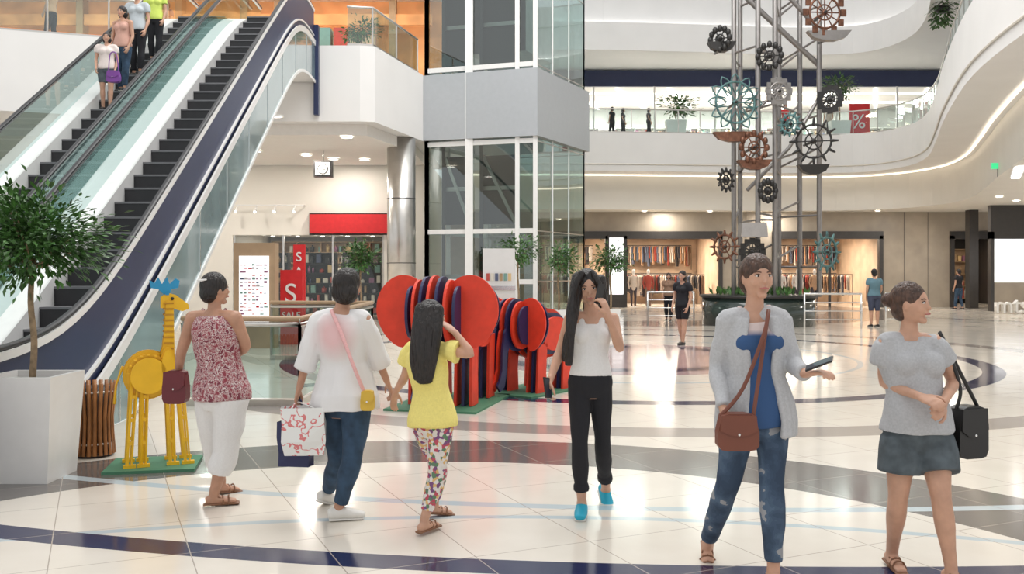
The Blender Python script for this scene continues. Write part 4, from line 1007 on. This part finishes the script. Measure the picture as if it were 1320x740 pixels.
# --- woman in cardigan
J=joints(5.0,h=(976,358),n=(972,396,.03),sA=(938,413,.02),eA=(924,475,.06),wA=(934,534,-.16),sB=(1006,413,.02),eB=(1022,470,-.02),wB=(1040,482,-.24),
  hA=(954,545,0),kA=(937,628,-.02),aA=(912,694,.33),hB=(994,545,0),kB=(996,632,-.12),aB=(997,722,-.12))
J['tA']=V(-.1,-.7,-.6);J['tB']=V(.05,-1,0); J['dA']=V(.1,-.25,-.9); J['dB']=V(.35,-.5,.12)
w5=person('woman_in_cardigan',J,(.1,-1),hf=(.15,-1,-.12),s=1.02,k=.95,lk=.9,top=dict(mat=bluecl,infl=.016,t0=.0,t1=.88,sleeve=0,flare=.03,disp=.016),over=dict(mat=cardi,t0=-.08),bottom=dict(mat=denimr,infl=.012,len=1.9,disp=.016),shoes=dict(mat=sand,kind='sandal'),hair=dict(style='bun',mat=hairb),nA=(.5,.3,0),nB=(0,0,-1),curl=.7)
phone('smartphone',P(1056,469,4.66),(.5,-.3,.25),(-.1,-.3,1),parent=w5)
handbag('brown_leather_bag',P(950,556,4.78),.21,.19,.08,brownl,[P(958,500,4.80),P(985,430,4.82),P(990,405,4.92)],parent=w5)
# --- woman in grey tee
J=joints(5.0,h=(1174,392),n=(1171,428,.03),sA=(1143,441,.03),eA=(1139,494,.08),wA=(1188,512,-.20),sB=(1204,441,-.01),eB=(1230,492,.05),wB=(1216,520,-.20),
  hA=(1162,562,0),kA=(1158,640,-.02),aA=(1150,712,.20),hB=(1202,562,0),kB=(1213,642,-.12),aB=(1226,725,-.10))
J['tA']=V(.0,-1,-.1);J['tB']=V(.2,-1,0)
w6=person('woman_in_grey_tee',J,(.22,-1),hf=(.75,-.66,-.05),s=.95,k=1.03,top=dict(mat=greycl,infl=.026,si=.018,t0=.06,sleeve=.5,slf=.02,flare=.03,disp=.020),bottom=dict(mat=denimg,infl=.018,len=.60,flare=.03,disp=.014),shoes=dict(mat=sand,kind='sandal'),hair=dict(style='bun',mat=hairb),nA=(.2,.2,-.5),nB=(-.5,.3,-.3),curl=.8)
handbag('black_shoulder_bag',P(1247,556,5.03),.19,.28,.10,blk,[P(1238,500,5.0),P(1222,452,5.0),P(1213,432,5.02)],yaw=.3,parent=w6)
# --- generic standing figures farther away
def figure(name,X,Y,Z,H,yaw,top,bottom,hairs='cap',stride=.12,sleeve=.5,blen=1.9,vox=.014,hm=None,arm=.1,k=1,t0=.02,skin=skinm):
    s=H/1.70; R=Matrix.Rotation(yaw,3,'Z'); o=V(X,Y,Z)
    def q(x,y,z): return o+R@V(x*s,y*s,z*s)
    J=dict(h=q(0,.02,1.585),n=q(0,0,1.435),sA=q(-.175,0,1.385),eA=q(-.22,.0,1.10),wA=q(-.19,arm,.87),sB=q(.175,0,1.385),eB=q(.22,0,1.10),wB=q(.19,arm*1.4,.88),
      hA=q(-.085,0,.89),kA=q(-.09,stride*.6,.48),aA=q(-.08,stride,.092),hB=q(.085,0,.89),kB=q(.09,-.01,.48),aB=q(.085,-stride,.092))
    J['floor']=Z; fv=R@V(0,1,0)
    return person(name,J,(fv.x,fv.y),s=s,k=k,top=dict(mat=top,infl=.024,t0=t0,sleeve=sleeve,disp=.016),bottom=dict(mat=bottom,infl=.014,len=blen),shoes=dict(mat=blk),hair=dict(style=hairs,mat=hm or hairm),vox=vox,skin=skin)
figure('standing_man',(1127-660)/F*27.6,27.6,0,1.72,.1,tealcl,mat('navy_shorts',(.05,.06,.10),.8),blen=1.0,k=1.1,stride=.03)
figure('walking_woman',(880-660)/F*20.8,20.8,0,1.66,2.4,blackcl,blackcl,hairs='bob',blen=.7)
figure('walking_man',(1236-660)/F*40,40,0,1.75,.5,blackcl,denim)
figure('walking_woman',(862-660)/F*31,31,0,1.6,2.9,cloth('tan_top',(.3,.18,.12)),blackcl,hairs='bob')
def rider(name,px,py,H,*a,**kw):
    q=(350-py)/F
    Y=(SL*S0+HC)/(SL-q); i=round((Y-S0)/.4); s=S0+i*.4+.08; z=(i+1)*.2356-.18
    X=(px-660)/F*s; lim0=E(-2.5,s,0).x; lim1=E(-2.05,s,0).x; X=min(max(X,lim0),lim1)
    figure(name,X,s,z,H,*a,stride=.06,**kw)
rider('girl_on_escalator',120,150,1.40,math.pi+.2,cloth('pale_top',(.75,.66,.62)),denimg,hairs='bob',blen=.7)
rider('woman_on_escalator',120,122,1.62,math.pi-.2,cloth('coral_top',(.6,.35,.28)),denim,hairs='bob',sleeve=0)
rider('man_on_escalator',175,104,1.72,math.pi,cloth('light_grey_shirt',(.5,.55,.58)),blackcl)
rider('woman_on_escalator',200,82,1.62,math.pi+.1,cloth('lime_top',(.62,.75,.15)),blackcl,hairs='bob')
handbag('purple_handbag',(E(-2.12,16.1,0).x,16.0,5.0),.22,.2,.1,mat('purple_leather',(.2,.05,.3),.4),[(E(-2.2,16.1,0).x,16.05,5.4),(E(-2.1,16.1,0).x,16.05,5.4)])
figure('standing_man',(215-660)/F*26.5,26.5,7.6,1.75,2.6,navyd,navyd); figure('standing_woman',(66-660)/F*24.6,24.6,7.6,1.65,1.5,cloth('peach_top',(.7,.4,.25)),blackcl,hairs='bob')
for px,dy,H,c in ((789,41.3,1.35,blackcl),(803,41.6,1.35,blackcl),(836,41.3,1.3,garm[1]),(1068,42.2,1.6,garm[2]),(1012,42,1.6,redsign)):
    figure('gallery_visitor',(px-660)/F*dy,dy,7.6,H,random.random()*6,c,blackcl,hairs='bob',vox=.02)
# ------------------------------------------------------------------ light
w=bpy.data.worlds.new('world'); scn.world=w; w.use_nodes=True
bg=w.node_tree.nodes['Background']; bg.inputs[0].default_value=(.97,.975,.98,1); bg.inputs[1].default_value=.93
areal('skylight_lamp',(2,16,19),14,18,3600,(1,.985,.96))
cam=bpy.data.cameras.new('camera'); co=bpy.data.objects.new('camera',cam); scn.collection.objects.link(co); scn.camera=co
co.location=(0,0,HC); co.rotation_euler=(math.pi/2,0,0); cam.sensor_width=36; cam.lens=F/1320*36; cam.shift_y=-20/1320; cam.clip_end=200
